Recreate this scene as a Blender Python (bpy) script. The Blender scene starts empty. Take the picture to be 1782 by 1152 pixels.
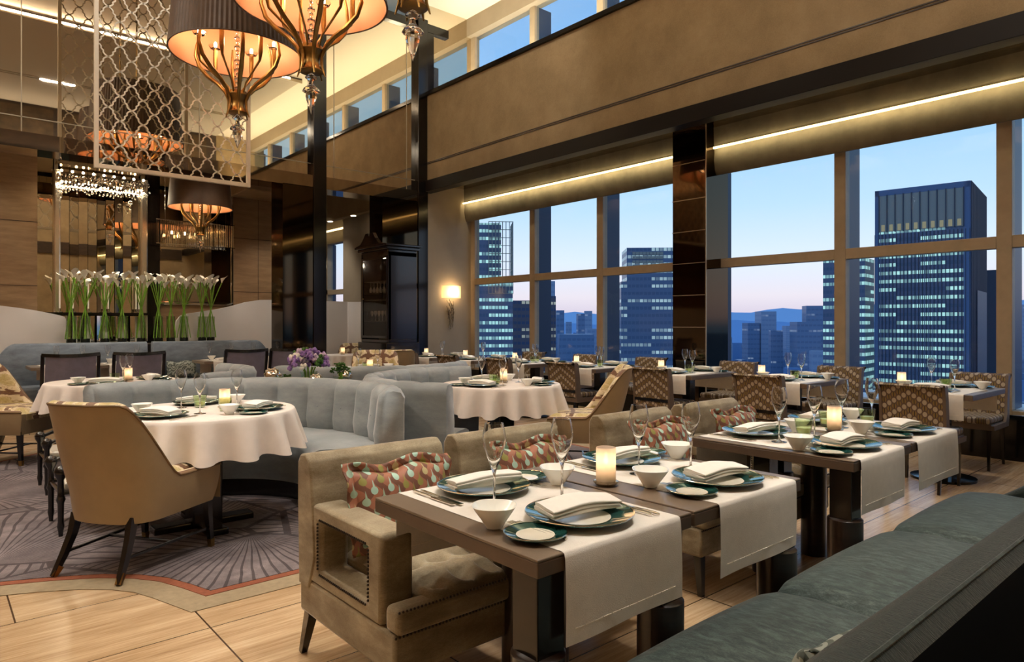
import bpy, math, random
from mathutils import Vector, Matrix
PI = math.pi
R = math.radians
random.seed(7)
S = bpy.context.scene
COL = S.collection

# ------------------------------------------------------------------ camera
cam_d = bpy.data.cameras.new('camera'); cam = bpy.data.objects.new('camera', cam_d); COL.objects.link(cam)
cam_d.sensor_width = 36.0
cam_d.lens = 36.0 * 1180.0 / 1782.0
cam_d.shift_y = -14.0 / 1782.0
cam_d.clip_start = 0.05; cam_d.clip_end = 20000
cam.location = (0, 0, 1.30)
cam.rotation_euler = (R(90), 0, -R(40.868))
S.camera = cam
S.view_settings.view_transform = 'Standard'
S.view_settings.look = 'None'
S.view_settings.exposure = 0.0
S.view_settings.gamma = 1.0
S.view_settings.use_curve_mapping = False

def lin(c):
    if isinstance(c, str):
        c = c.lstrip('#'); c = [int(c[i:i+2], 16)/255 for i in (0, 2, 4)]
    return tuple((x/12.92 if x <= 0.04045 else ((x+0.055)/1.055)**2.4) for x in c[:3]) + (1.0,)

# ------------------------------------------------------------------ sky
W = bpy.data.worlds.new('dusk_sky'); S.world = W; W.use_nodes = True
nt = W.node_tree; nt.nodes.clear()
_o = nt.nodes.new('ShaderNodeOutputWorld'); _b = nt.nodes.new('ShaderNodeBackground')
_tc = nt.nodes.new('ShaderNodeTexCoord'); _sx = nt.nodes.new('ShaderNodeSeparateXYZ'); _r = nt.nodes.new('ShaderNodeValToRGB')
nt.links.new(_tc.outputs['Generated'], _sx.inputs[0])
_m = nt.nodes.new('ShaderNodeMath'); _m.operation = 'MULTIPLY_ADD'; _m.inputs[1].default_value = 1.6; _m.inputs[2].default_value = 0.2
nt.links.new(_sx.outputs['Z'], _m.inputs[0]); nt.links.new(_m.outputs[0], _r.inputs[0])
_r.color_ramp.elements[0].position = 0.0; _r.color_ramp.elements[0].color = lin('#3d5f8c')
_r.color_ramp.elements[1].position = 1.0; _r.color_ramp.elements[1].color = lin('#6ea2d6')
for p, c in ((0.19, '#6f92bd'), (0.215, '#dccbd8'), (0.26, '#f1e2e6'), (0.34, '#e6ecf6'), (0.46, '#c3dff6'), (0.62, '#a4cef2'), (0.8, '#8cbae6')):
    e = _r.color_ramp.elements.new(p); e.color = lin(c)
nt.links.new(_r.outputs[0], _b.inputs['Color']); _b.inputs['Strength'].default_value = 1.3
nt.links.new(_b.outputs[0], _o.inputs['Surface'])

# ------------------------------------------------------------------ big lights of the room
WARM = (1.0, 0.93, 0.84)
WARM2 = (1.0, 0.72, 0.42)
def area(name, loc, sx, sy, power, col=WARM, rot=(0, 0, 0)):
    l = bpy.data.lights.new(name, 'AREA'); l.shape = 'RECTANGLE'; l.size = sx; l.size_y = sy; l.energy = power; l.color = col
    o = bpy.data.objects.new(name, l); COL.objects.link(o); o.location = loc; o.rotation_euler = rot; return o
def spot(name, loc, target, power, angle=50, blend=0.6, rad=0.06, col=WARM):
    l = bpy.data.lights.new(name, 'SPOT'); l.energy = power; l.spot_size = R(angle); l.spot_blend = blend; l.shadow_soft_size = rad; l.color = col
    o = bpy.data.objects.new(name, l); COL.objects.link(o); o.location = loc
    d = Vector(target) - Vector(loc); o.rotation_euler = d.to_track_quat('-Z', 'Y').to_euler(); return o
CZ = 7.12                       # ceiling height
# ceiling slot lights (recessed troughs running along the room)
for u_ in (0.6, 2.4, 4.2): area('slot_and_fill_light', (u_, 1.4, CZ - 0.06), 0.7, 0.08, 45, WARM)
area('slot_and_fill_light', (-2.6, 5.0, CZ - 0.03), 0.5, 8.0, 330, WARM)  # added fill area on the unseen left part of the ceiling
area('cove_and_fill_light', (-3.6, 4.5, 5.6), 0.4, 10.0, 420, (1.0, .91, .82), (PI, 0, 0))  # added uplight along the unseen left side, to brighten the ceiling
area('cove_and_fill_light', (2.5, -0.75, 5.9), 8.0, 0.3, 60, (1.0, .9, .8), (PI, 0, 0))  # added uplight at the back wall behind the camera, for ceiling brightness
area('coffer_light', (2.2, 5.42, CZ-.10), 8.5, .06, 55, (1.0, .84, .68), (R(118), 0, 0))
for u_ in (0.5, 3.0, 5.5): spot('back_wall_beam', (u_, 1.6, CZ-.06), (u_, -1.05, 4.2), 260, 60)  # added spots brightening the unseen back wall for the mirrors
# cove uplight on top of the bulkhead, washing the ceiling beside the upper windows
area('cove_and_fill_light', (7.45, 3.5, 5.62), 0.35, 14.0, 300, (1.0, 0.92, 0.72), (PI, 0, 0))
# downlights over the tables
SP = [
 ((1.9, 0.6, CZ-0.06), (1.38, 1.55, .75), 330, 26), ((2.9, 0.7, CZ-0.06), (2.2, 1.55, .75), 300, 26), ((4.2, 0.9, CZ-0.06), (3.5, 1.5, .75), 360, 26),
 ((3.4, 0.2, CZ-0.06), (2.9, 0.85, .45), 320, 20), ((0.4, 2.9, CZ-0.06), (1.0, 3.6, .3), 420, 34), ((1.0, 5.6, CZ-0.06), (1.35, 4.6, .75), 420, 30),
 ((3.2, 5.6, CZ-0.06), (3.9, 4.8, .75), 420, 30), ((0.6, 8.1, CZ-0.06), (1.2, 7.5, .6), 300, 32), ((4.6, 8.6, CZ-0.06), (3.95, 7.2, .75), 300, 30),
 ((2.4, 3.0, CZ-0.06), (2.0, 3.0, 0), 300, 34), ((5.2, 3.2, CZ-0.06), (5.0, 3.2, 0), 330, 40), ((5.6, 7.2, CZ-0.06), (5.6, 7.4, 0), 300, 40),
 ((2.0, 9.9, CZ-0.06), (2.1, 8.8, .7), 200, 36), ((-0.6, 5.6, CZ-0.06), (-0.1, 5.8, 0), 300, 44),
]
for a_, b_, p_, an in SP: spot('downlight_beam', a_, b_, p_, an)
for v_ in (1.9, 3.2, 4.45, 5.8, 7.0, 8.1, 9.4):        # window aisle downlights
    spot('aisle_beam', (7.15, v_, 3.72), (6.55, v_, .75), 55, 70, .7, .04)
    spot('aisle_beam', (6.2 if False else 7.0, v_+.4, 3.72), (5.4, v_+.1, 0.3), 30, 60, .7, .04)
spot('flower_beam', (2.0, 10.9, 4.2), (2.0, 11.6, 1.3), 55, 60, .8, .05)
spot('flower_beam', (3.2, 10.9, 4.2), (3.2, 11.6, 1.3), 55, 60, .8, .05)
spot('screen_beam', (2.3, 7.0, CZ-.06), (2.3, 9.0, 4.2), 260, 50)  # added spot that brightens the lattice screen
spot('fascia_beam', (5.0, 6.5, CZ-.06), (6.9, 8.0, 4.5), 120, 70)
# ------------------------------------------------------------------ materials
MATS = {}
def newmat(name):
    m = bpy.data.materials.new(name); m.use_nodes = True; n = m.node_tree; n.nodes.clear()
    o = n.nodes.new('ShaderNodeOutputMaterial'); p = n.nodes.new('ShaderNodeBsdfPrincipled'); n.links.new(p.outputs[0], o.inputs['Surface'])
    MATS[name] = m; return m, n, p, o
def mth(n, op, a, b=None, c=None, clamp=False):
    x = n.nodes.new('ShaderNodeMath'); x.operation = op; x.use_clamp = clamp
    for i, v in enumerate((a, b, c)):
        if v is None: continue
        if isinstance(v, (int, float)): x.inputs[i].default_value = v
        else: n.links.new(v, x.inputs[i])
    return x.outputs[0]
def mixc(n, f, a, b, blend='MIX'):
    x = n.nodes.new('ShaderNodeMix'); x.data_type = 'RGBA'; x.blend_type = blend
    for s, v in ((x.inputs['Factor'], f), (x.inputs['A'], a), (x.inputs['B'], b)):
        if isinstance(v, (int, float)): s.default_value = v
        elif isinstance(v, (tuple, str)): s.default_value = lin(v) if isinstance(v, str) else v
        else: n.links.new(v, s)
    return x.outputs['Result']
def uv(n, sx=1, sy=1):
    t = n.nodes.new('ShaderNodeUVMap'); s = n.nodes.new('ShaderNodeSeparateXYZ'); n.links.new(t.outputs[0], s.inputs[0])
    return mth(n, 'MULTIPLY', s.outputs[0], sx), mth(n, 'MULTIPLY', s.outputs[1], sy), t.outputs[0]
def objc(n):
    t = n.nodes.new('ShaderNodeTexCoord'); return t.outputs['Object']
def noise(n, vec, scale, detail=3, rough=.55, stretch=None):
    x = n.nodes.new('ShaderNodeTexNoise'); x.inputs['Scale'].default_value = scale; x.inputs['Detail'].default_value = detail; x.inputs['Roughness'].default_value = rough
    if stretch:
        mp = n.nodes.new('ShaderNodeMapping'); mp.inputs['Scale'].default_value = stretch; n.links.new(vec, mp.inputs[0]); vec = mp.outputs[0]
    n.links.new(vec, x.inputs['Vector']); return x.outputs['Fac']
def ramp(n, f, stops, interp='LINEAR'):
    r = n.nodes.new('ShaderNodeValToRGB'); cr = r.color_ramp; cr.interpolation = interp
    while len(cr.elements) < len(stops): cr.elements.new(.5)
    for e, (p, c) in zip(cr.elements, stops): e.position = p; e.color = lin(c) if isinstance(c, str) else c
    n.links.new(f, r.inputs[0]); return r.outputs[0]
def bump(n, p, h, strength=.3, dist=.01):
    b = n.nodes.new('ShaderNodeBump'); b.inputs['Strength'].default_value = strength; b.inputs['Distance'].default_value = dist
    n.links.new(h, b.inputs['Height']); n.links.new(b.outputs[0], p.inputs['Normal'])
def comb(n, x, y, z=0.0):
    c = n.nodes.new('ShaderNodeCombineXYZ')
    for i, v in enumerate((x, y, z)):
        if isinstance(v, (int, float)): c.inputs[i].default_value = v
        else: n.links.new(v, c.inputs[i])
    return c.outputs[0]
def wnoise(n, vec):
    x = n.nodes.new('ShaderNodeTexWhiteNoise'); x.noise_dimensions = '3D'; n.links.new(vec, x.inputs['Vector']); return x.outputs['Value']

def plain(name, col, rough=.5, metal=0.0, var=0.0, vs=8, coat=0.0, sheen=0.0, bmp=0.0, bs=200, spec=.5, stretch=None):
    m, n, p, o = newmat(name)
    if var:
        f = noise(n, objc(n), vs, 4, .6, stretch)
        base = lin(col); k = [max(0, x*(1-var)) for x in base[:3]]+[1]; k2 = [min(1, x*(1+var)) for x in base[:3]]+[1]
        n.links.new(mixc(n, ramp(n, f, ((.3, (0, 0, 0, 1)), (.7, (1, 1, 1, 1)))), tuple(k), tuple(k2)), p.inputs['Base Color'])
    else: p.inputs['Base Color'].default_value = lin(col)
    p.inputs['Roughness'].default_value = rough; p.inputs['Metallic'].default_value = metal
    p.inputs['Coat Weight'].default_value = coat; p.inputs['Specular IOR Level'].default_value = spec
    p.inputs['Coat Roughness'].default_value = .08
    if sheen: p.inputs['Sheen Weight'].default_value = sheen; p.inputs['Sheen Roughness'].default_value = .35
    if bmp: bump(n, p, noise(n, objc(n), bs, 2, .5, stretch), bmp, .003)
    return m
def emit(name, col, strength):
    m, n, p, o = newmat(name); p.inputs['Base Color'].default_value = lin(col)
    p.inputs['Emission Color'].default_value = lin(col); p.inputs['Emission Strength'].default_value = strength; return m
def thin_glass(name, tint='#ffffff', refl=.9, frost=0.0):
    m, n, p, o = newmat(name); n.nodes.remove(p)
    t = n.nodes.new('ShaderNodeBsdfTransparent'); t.inputs[0].default_value = lin(tint)
    g = n.nodes.new('ShaderNodeBsdfGlossy'); g.inputs['Roughness'].default_value = .02
    f = n.nodes.new('ShaderNodeLayerWeight'); f.inputs['Blend'].default_value = .5
    x = n.nodes.new('ShaderNodeMixShader'); n.links.new(mth(n, 'MULTIPLY', mth(n, 'MULTIPLY_ADD', mth(n, 'POWER', f.outputs['Facing'], 3.5), .85, .035), refl, clamp=True), x.inputs[0])
    n.links.new(t.outputs[0], x.inputs[1]); n.links.new(g.outputs[0], x.inputs[2]); last = x.outputs[0]
    if frost:
        d = n.nodes.new('ShaderNodeBsdfTranslucent'); d.inputs[0].default_value = lin(tint)
        y = n.nodes.new('ShaderNodeMixShader'); y.inputs[0].default_value = frost
        n.links.new(last, y.inputs[1]); n.links.new(d.outputs[0], y.inputs[2]); last = y.outputs[0]
    n.links.new(last, o.inputs['Surface']); return m
def real_glass(name, tint='#ffffff', ior=1.45, rough=0.0):
    m, n, p, o = newmat(name); p.inputs['Base Color'].default_value = lin(tint); p.inputs['Transmission Weight'].default_value = 1
    p.inputs['IOR'].default_value = ior; p.inputs['Roughness'].default_value = rough; return m

def velvet(name, dark, mid, light, rough=.75, vs=7, sheen=.35, stretch=(1, 1, 2.5)):
    m, n, p, o = newmat(name)
    f = noise(n, objc(n), vs, 5, .65, stretch)
    f2 = noise(n, objc(n), 160, 2, .6, stretch)
    ff = mth(n, 'MULTIPLY_ADD', f2, .25, mth(n, 'MULTIPLY', f, .9))
    n.links.new(ramp(n, ff, ((.35, dark), (.55, mid), (.8, light))), p.inputs['Base Color'])
    p.inputs['Roughness'].default_value = rough; p.inputs['Sheen Weight'].default_value = sheen; p.inputs['Sheen Roughness'].default_value = .3
    bump(n, p, f2, .25, .003); return m

plain('brass', '#8f7242', .3, 1.0, var=.25, vs=12)
plain('gold_trim', '#c9a25e', .25, 1.0)
plain('silver', '#d9d2c4', .16, 1.0)
plain('chrome', '#e8e6e0', .06, 1.0)
plain('black_wood', '#120d0b', .22, 0, coat=.5, var=.3, vs=6, stretch=(1, 1, 6))
plain('dark_wood', '#2a1c14', .3, 0, coat=.35, var=.35, vs=7, stretch=(1, 1, 6))
plain('cabinet_wood', '#150906', .2, 0, coat=.6, var=.35, vs=5, stretch=(1, 1, 6))
plain('table_leather', '#766656', .38, 0, var=.14, vs=5, bmp=.15, bs=260, coat=.15)
plain('table_edge', '#625244', .45, 0, var=.12, vs=5)
plain('black_lacquer', '#0e0a08', .14, 0, spec=.5)
plain('bronze_frame', '#a28f74', .45, .0, var=.08)
plain('blue_fin', '#1c3450', .4, .2)
plain('linen', '#e5e0d7', .85, 0, var=.04, vs=30, sheen=.15, bmp=.3, bs=420)
plain('linen_hem', '#f3ecdf', .8, 0)
plain('napkin_linen', '#f4f0e8', .9, 0, var=.03, vs=40, sheen=.2, bmp=.35, bs=380)
plain('round_cloth', '#e6ddd5', .8, 0, var=.04, vs=14, sheen=.2, bmp=.2, bs=420)
plain('embroidery', '#d9d2cc', .6)
plain('porcelain', '#fbfcf6', .12, 0, coat=.5)
plain('cream_plate', '#f0ead8', .2, 0, coat=.4)
plain('candle_wax', '#f2ead6', .5)
plain('moss', '#5e7a24', .9, 0, var=.4, vs=120)
plain('black_gravel', '#100f0e', .6, 0, var=.5, vs=150)
plain('cream_wall', '#a3937b', .75, 0, var=.06, vs=3, bmp=.08, bs=120)
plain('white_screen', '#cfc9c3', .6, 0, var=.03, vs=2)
plain('ceiling_paint', '#e2d8c4', .85)
plain('lattice_paint', '#cfc3ae', .45)
plain('grey_metal', '#a99c86', .3, .6)
plain('white_sill', '#f1f3f5', .5)
plain('dark_brown_wall', '#3a2a1c', .5, 0, var=.4, vs=4, stretch=(1, 1, 3))
plain('club_leather', '#9c8766', .42, 0, var=.08, vs=6, bmp=.12, bs=180, coat=.1)
plain('piping', '#6d5433', .6)
plain('lavender_velvet', '#716e80', .7, 0, var=.16, vs=9, sheen=.35)
plain('book_leather', '#6d5c34', .6)
plain('stem_green', '#6f9a2a', .45, 0, var=.25, vs=25)
plain('petal_white', '#f4efe2', .5, 0)
plain('petal_lilac', '#9a78b8', .6, 0, var=.35, vs=60)
plain('petal_pink', '#d9c3d6', .6, 0, var=.15, vs=60)
plain('leaf_green', '#3c6420', .55, 0, var=.4, vs=50)
plain('pale_green', '#a9b568', .6, 0, var=.3, vs=60)
plain('shade_brown', '#523c29', .5, 0, var=.2, vs=8)
plain('mesh_brown', '#4c3a22', .5, .2, var=.5, vs=3)
plain('concrete_blue', '#5b7797', .8, 0, var=.15, vs=.02)
plain('shelf_dark', '#1a120e', .3)
velvet('sage_velvet', '#7f888b', '#8f979a', '#a5abad', vs=4, sheen=.6)
velvet('slate_velvet', '#4d545c', '#5d666f', '#727b84', vs=5, sheen=.4)
plain('rear_shade_black', '#060707', .95, spec=.05)  # shade on the banquette's rear, put into a near-black colour
velvet('green_velvet', '#1c2726', '#35423f', '#5b6a65', vs=20, sheen=.35, stretch=(3, 1, 1))
velvet('gold_velvet', '#6a5838', '#8c7e64', '#b8ab8e', vs=4, sheen=.55)
plain('ribbed_green', '#25312f', .85, 0, var=.35, vs=30, sheen=.3, bmp=.8, bs=60, stretch=(6, 1, 1))
thin_glass('pane_glass', '#f2f7fb', .4)
thin_glass('vase_glass', '#f3f7ee', 1.0)
thin_glass('cabinet_glass', '#e6e0d8', .5)
thin_glass('frost_glass', '#fbeee2', .6, .75)
thin_glass('green_glass', '#eef5e4', 1.3)
real_glass('stemware', '#ffffff', 1.42); MATS['stemware'].node_tree.nodes['Principled BSDF'].inputs['Transmission Weight'].default_value = .7
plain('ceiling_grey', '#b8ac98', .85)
plain('bright_metal', '#efe9dc', .22, 1.0)
real_glass('crystal', '#fffaf2', 1.5)
real_glass('flute_glass', '#fbfbfa', 1.42)
emit('flame', '#ffdfae', 14)
emit('bulb', '#ffe2bc', 30)
emit('led', '#ffe3a8', 2.6)
plain('beam_black', '#100c0a', .42, 0, spec=.25)
emit('led_soft', '#ffe0a4', 3.0)
emit('downlight_disc', '#fff0d8', 9)
emit('sconce_lamp', '#ffd9a0', 10)
emit('water_green', '#c9d9a8', 0.0)

# white wine / lime water
m, n, p, o = newmat('lime_water'); p.inputs['Base Color'].default_value = lin('#dfe6c0'); p.inputs['Roughness'].default_value = .15; p.inputs['Subsurface Weight'].default_value = .2

# mirrors
m, n, p, o = newmat('mirror'); p.inputs['Base Color'].default_value = lin('#d9cdb8'); p.inputs['Metallic'].default_value = 1; p.inputs['Roughness'].default_value = .015
m, n, p, o = newmat('antique_mirror'); p.inputs['Base Color'].default_value = lin('#a08f78'); p.inputs['Metallic'].default_value = 1; p.inputs['Roughness'].default_value = .03
m, n, p, o = newmat('smoked_mirror'); p.inputs['Metallic'].default_value = 1; p.inputs['Roughness'].default_value = .05; p.inputs['Base Color'].default_value = lin('#4a3d2e')
m, n, p, o = newmat('wavy_mirror'); p.inputs['Metallic'].default_value = 1; p.inputs['Roughness'].default_value = .05; p.inputs['Base Color'].default_value = lin('#b5aea4')
bump(n, p, noise(n, objc(n), 2.2, 3, .6), .7, .05)

# fabric lined bulkhead
m, n, p, o = newmat('bulkhead_fabric')
f = noise(n, objc(n), 2.5, 5, .7); f2 = noise(n, objc(n), 90, 2, .5)
n.links.new(ramp(n, mth(n, 'MULTIPLY_ADD', f2, .3, mth(n, 'MULTIPLY', f, .8)), ((.3, '#84704f'), (.55, '#98815e'), (.8, '#a8926d'))), p.inputs['Base Color'])
p.inputs['Roughness'].default_value = .8; bump(n, p, f2, .2, .003)
# beige wood panels
m, n, p, o = newmat('panel_veneer')
f = noise(n, objc(n), 3.0, 4, .6, (1, 1, 5))
n.links.new(ramp(n, f, ((.3, '#86694a'), (.7, '#a08260'))), p.inputs['Base Color']); p.inputs['Roughness'].default_value = .42

# travertine floor with joints
m, n, p, o = newmat('travertine')
oc = objc(n); sp = n.nodes.new('ShaderNodeSeparateXYZ'); n.links.new(oc, sp.inputs[0])
f = noise(n, oc, 1.3, 7, .68, (.7, 7, 1)); f2 = noise(n, oc, 9, 5, .7, (.35, 9, 1))
ff = mth(n, 'MULTIPLY_ADD', f2, .45, mth(n, 'MULTIPLY', f, .6))
row = mth(n, 'FLOOR', mth(n, 'DIVIDE', mth(n, 'SUBTRACT', sp.outputs[1], 3.03), .6))
colx = mth(n, 'ADD', mth(n, 'DIVIDE', mth(n, 'SUBTRACT', sp.outputs[0], .92), 1.25), mth(n, 'MULTIPLY', mth(n, 'MODULO', mth(n, 'ABSOLUTE', mth(n, 'FLOOR', mth(n, 'DIVIDE', mth(n, 'ADD', row, 1.0), 2))), 2), .5))
tone = wnoise(n, comb(n, mth(n, 'FLOOR', colx), row))
c0 = ramp(n, ff, ((.3, '#8b6c4e'), (.45, '#b3946f'), (.58, '#d0b48f'), (.75, '#e6d2b4')))
c1 = mixc(n, mth(n, 'MULTIPLY', tone, .3), c0, '#8f6a44')
fx = mth(n, 'FRACT', colx); fy = mth(n, 'FRACT', mth(n, 'DIVIDE', mth(n, 'SUBTRACT', sp.outputs[1], 3.03), .6))
jx = mth(n, 'LESS_THAN', mth(n, 'MINIMUM', fx, mth(n, 'SUBTRACT', 1, fx)), .0028)
jy = mth(n, 'LESS_THAN', mth(n, 'MINIMUM', fy, mth(n, 'SUBTRACT', 1, fy)), .005)
j = mth(n, 'MAXIMUM', jx, jy)
n.links.new(mixc(n, j, c1, '#4a3523'), p.inputs['Base Color']); p.inputs['Roughness'].default_value = .22; p.inputs['Specular IOR Level'].default_value = .5

# carpet: fans of fine dark lines over mauve grey pile
m, n, p, o = newmat('carpet')
oc = objc(n); vo = n.nodes.new('ShaderNodeTexVoronoi'); vo.inputs['Scale'].default_value = 1.15; n.links.new(oc, vo.inputs['Vector'])
mp = n.nodes.new('ShaderNodeVectorMath'); mp.operation = 'SUBTRACT'; n.links.new(oc, mp.inputs[0]); n.links.new(vo.outputs['Position'], mp.inputs[1])
s2 = n.nodes.new('ShaderNodeSeparateXYZ'); n.links.new(mp.outputs[0], s2.inputs[0])
sc = n.nodes.new('ShaderNodeSeparateColor'); n.links.new(vo.outputs['Color'], sc.inputs[0])
ax = mth(n, 'ADD', s2.outputs[0], mth(n, 'MULTIPLY_ADD', sc.outputs[0], 1.6, -.8)); ay = mth(n, 'ADD', s2.outputs[1], mth(n, 'MULTIPLY_ADD', sc.outputs[1], 1.6, -.8))
ang = mth(n, 'ARCTAN2', ay, ax)
ln = mth(n, 'GREATER_THAN', mth(n, 'SINE', mth(n, 'ADD', mth(n, 'MULTIPLY', ang, 78), mth(n, 'MULTIPLY', noise(n, oc, 2.0, 2, .5), 8))), .70)
vd = n.nodes.new('ShaderNodeTexVoronoi'); vd.feature = 'DISTANCE_TO_EDGE'; vd.inputs['Scale'].default_value = 1.15; n.links.new(oc, vd.inputs['Vector'])
ed = mth(n, 'LESS_THAN', vd.outputs['Distance'], .012)
f = noise(n, oc, 3, 5, .7); f3 = noise(n, oc, 300, 2, .5)
base = ramp(n, mth(n, 'MULTIPLY_ADD', f3, .3, mth(n, 'MULTIPLY', f, .8)), ((.35, '#574e50'), (.55, '#756b6c'), (.75, '#9a8f8e')))
n.links.new(mixc(n, mth(n, 'MULTIPLY', mth(n, 'MAXIMUM', ln, ed), .72), base, '#2c2427'), p.inputs['Base Color']); p.inputs['Roughness'].default_value = .95
bump(n, p, f3, .5, .004)
plain('carpet_rust', '#8d5138', .95, 0, var=.15, vs=40, bmp=.4, bs=300)
plain('carpet_beige', '#9b8a6e', .95, 0, var=.12, vs=30, bmp=.4, bs=300)

# oval pattern woven fabric of the window chairs
def oval_fabric():
    m, n, p, o = newmat('oval_fabric')
    x, y, v = uv(n)
    px, py = .036, .046
    cx = mth(n, 'DIVIDE', x, px); ci = mth(n, 'FLOOR', cx)
    yy = mth(n, 'ADD', mth(n, 'DIVIDE', y, py), mth(n, 'MULTIPLY', mth(n, 'MODULO', mth(n, 'ABSOLUTE', ci), 2), .5)); ri = mth(n, 'FLOOR', yy)
    dx = mth(n, 'SUBTRACT', mth(n, 'FRACT', cx), .5); dy = mth(n, 'SUBTRACT', mth(n, 'FRACT', yy), .5)
    d = mth(n, 'ADD', mth(n, 'POWER', mth(n, 'DIVIDE', dx, .44), 2), mth(n, 'POWER', mth(n, 'DIVIDE', dy, .42), 2))
    ov = mth(n, 'LESS_THAN', d, 1.0)
    kind = mth(n, 'MODULO', mth(n, 'ADD', mth(n, 'ABSOLUTE', ri), mth(n, 'FLOOR', mth(n, 'DIVIDE', mth(n, 'ABSOLUTE', ci), 2))), 2)
    slit = mth(n, 'LESS_THAN', mth(n, 'ABSOLUTE', dx), .09)
    dark = mixc(n, slit, '#7d6638', '#33271b')
    oc = mixc(n, kind, '#a89a84', dark)
    n.links.new(mixc(n, ov, '#5c4a3c', oc), p.inputs['Base Color']); p.inputs['Roughness'].default_value = .7
    return m
oval_fabric()
# teardrop cushion print
m, n, p, o = newmat('teardrop_print')
x, y, v = uv(n)
px, py = .034, .075
cx = mth(n, 'DIVIDE', x, px); ci = mth(n, 'FLOOR', cx)
yy = mth(n, 'ADD', mth(n, 'DIVIDE', y, py), mth(n, 'MULTIPLY', mth(n, 'MODULO', mth(n, 'ABSOLUTE', ci), 2), .5)); ri = mth(n, 'FLOOR', yy)
dx = mth(n, 'SUBTRACT', mth(n, 'FRACT', cx), .5); fy_ = mth(n, 'FRACT', yy); dy = mth(n, 'SUBTRACT', fy_, .38)
d = mth(n, 'ADD', mth(n, 'POWER', mth(n, 'DIVIDE', dx, .40), 2), mth(n, 'POWER', mth(n, 'DIVIDE', dy, .20), 2))
drop = mth(n, 'LESS_THAN', d, 1.0)
tail = mth(n, 'MULTIPLY', mth(n, 'LESS_THAN', mth(n, 'ABSOLUTE', dx), mth(n, 'MULTIPLY', mth(n, 'SUBTRACT', .95, fy_), .32)), mth(n, 'GREATER_THAN', fy_, .5))
msk = mth(n, 'MAXIMUM', drop, tail)
kd = wnoise(n, comb(n, ci, ri))
wv = mth(n, 'GREATER_THAN', mth(n, 'SINE', mth(n, 'ADD', mth(n, 'MULTIPLY', cx, PI), mth(n, 'MULTIPLY', mth(n, 'SINE', mth(n, 'MULTIPLY', mth(n, 'DIVIDE', y, py), 2*PI)), 1.3))), .1)
bg = mixc(n, wv, '#a0674e', '#734a38')
dc = ramp(n, kd, ((0, '#9fb8a0'), (.35, '#a9c9b8'), (.6, '#8f8a45'), (.85, '#b7a878')), 'CONSTANT')
n.links.new(mixc(n, msk, bg, dc), p.inputs['Base Color']); p.inputs['Roughness'].default_value = .6
# damask: cream medallions and scrolls on brown
m, n, p, o = newmat('damask')
x, y, v = uv(n)
ax_ = mth(n, 'ABSOLUTE', x); vec = comb(n, ax_, y)
wob = noise(n, vec, 9, 3, .6); wob2 = noise(n, vec, 26, 2, .5)
u1 = mth(n, 'COSINE', mth(n, 'MULTIPLY', ax_, 2*PI/.40)); v1 = mth(n, 'COSINE', mth(n, 'MULTIPLY', mth(n, 'ADD', y, -.03), 2*PI/.46))
g = mth(n, 'ADD', mth(n, 'MULTIPLY', u1, v1), mth(n, 'MULTIPLY', mth(n, 'SUBTRACT', wob, .5), 2.4))
ag = mth(n, 'ABSOLUTE', g)
c_ = ramp(n, mth(n, 'ADD', ag, 0), ((0, '#6b4630'), (.27, '#6b4630'), (.30, '#d8c6a0'), (.62, '#dccbaa'), (.66, '#a68e55'), (.70, '#cdbb8c'), (1.0, '#b8a468')), 'LINEAR')
sw = mth(n, 'GREATER_THAN', mth(n, 'SINE', mth(n, 'MULTIPLY', wob2, 46)), .82)
n.links.new(mixc(n, mth(n, 'MULTIPLY', sw, .45), c_, '#8f7138'), p.inputs['Base Color']); p.inputs['Roughness'].default_value = .55
p.inputs['Sheen Weight'].default_value = .2
# zebra-like cushion
m, n, p, o = newmat('grey_stripe_print')
f = noise(n, objc(n), 6, 2, .5)
z = mth(n, 'GREATER_THAN', mth(n, 'SINE', mth(n, 'MULTIPLY', f, 70)), 0)
n.links.new(mixc(n, z, '#8f948a', '#4f564e'), p.inputs['Base Color']); p.inputs['Roughness'].default_value = .8
# teal glass rim of the charger plates
m, n, p, o = newmat('teal_glaze')
f = noise(n, objc(n), 30, 3, .6)
n.links.new(ramp(n, f, ((.35, '#1d4a42'), (.65, '#377069'))), p.inputs['Base Color']); p.inputs['Roughness'].default_value = .12; p.inputs['Metallic'].default_value = .5
p.inputs['Coat Weight'].default_value = .8
# pleated silk outside, copper inside
m, n, p, o = newmat('copper_lining'); p.inputs['Base Color'].default_value = lin('#c18a62'); p.inputs['Roughness'].default_value = .5; p.inputs['Metallic'].default_value = .1
# lit parchment
m, n, p, o = newmat('parchment_shade'); p.inputs['Base Color'].default_value = lin('#e9cfa2'); p.inputs['Roughness'].default_value = .8
n.nodes.remove(p)
d1 = n.nodes.new('ShaderNodeBsdfDiffuse'); d1.inputs[0].default_value = lin('#ead6b0'); d2 = n.nodes.new('ShaderNodeBsdfTranslucent'); d2.inputs[0].default_value = lin('#f3d9a8')
mx = n.nodes.new('ShaderNodeMixShader'); mx.inputs[0].default_value = .6; n.links.new(d1.outputs[0], mx.inputs[1]); n.links.new(d2.outputs[0], mx.inputs[2]); n.links.new(mx.outputs[0], o.inputs['Surface'])

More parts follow.
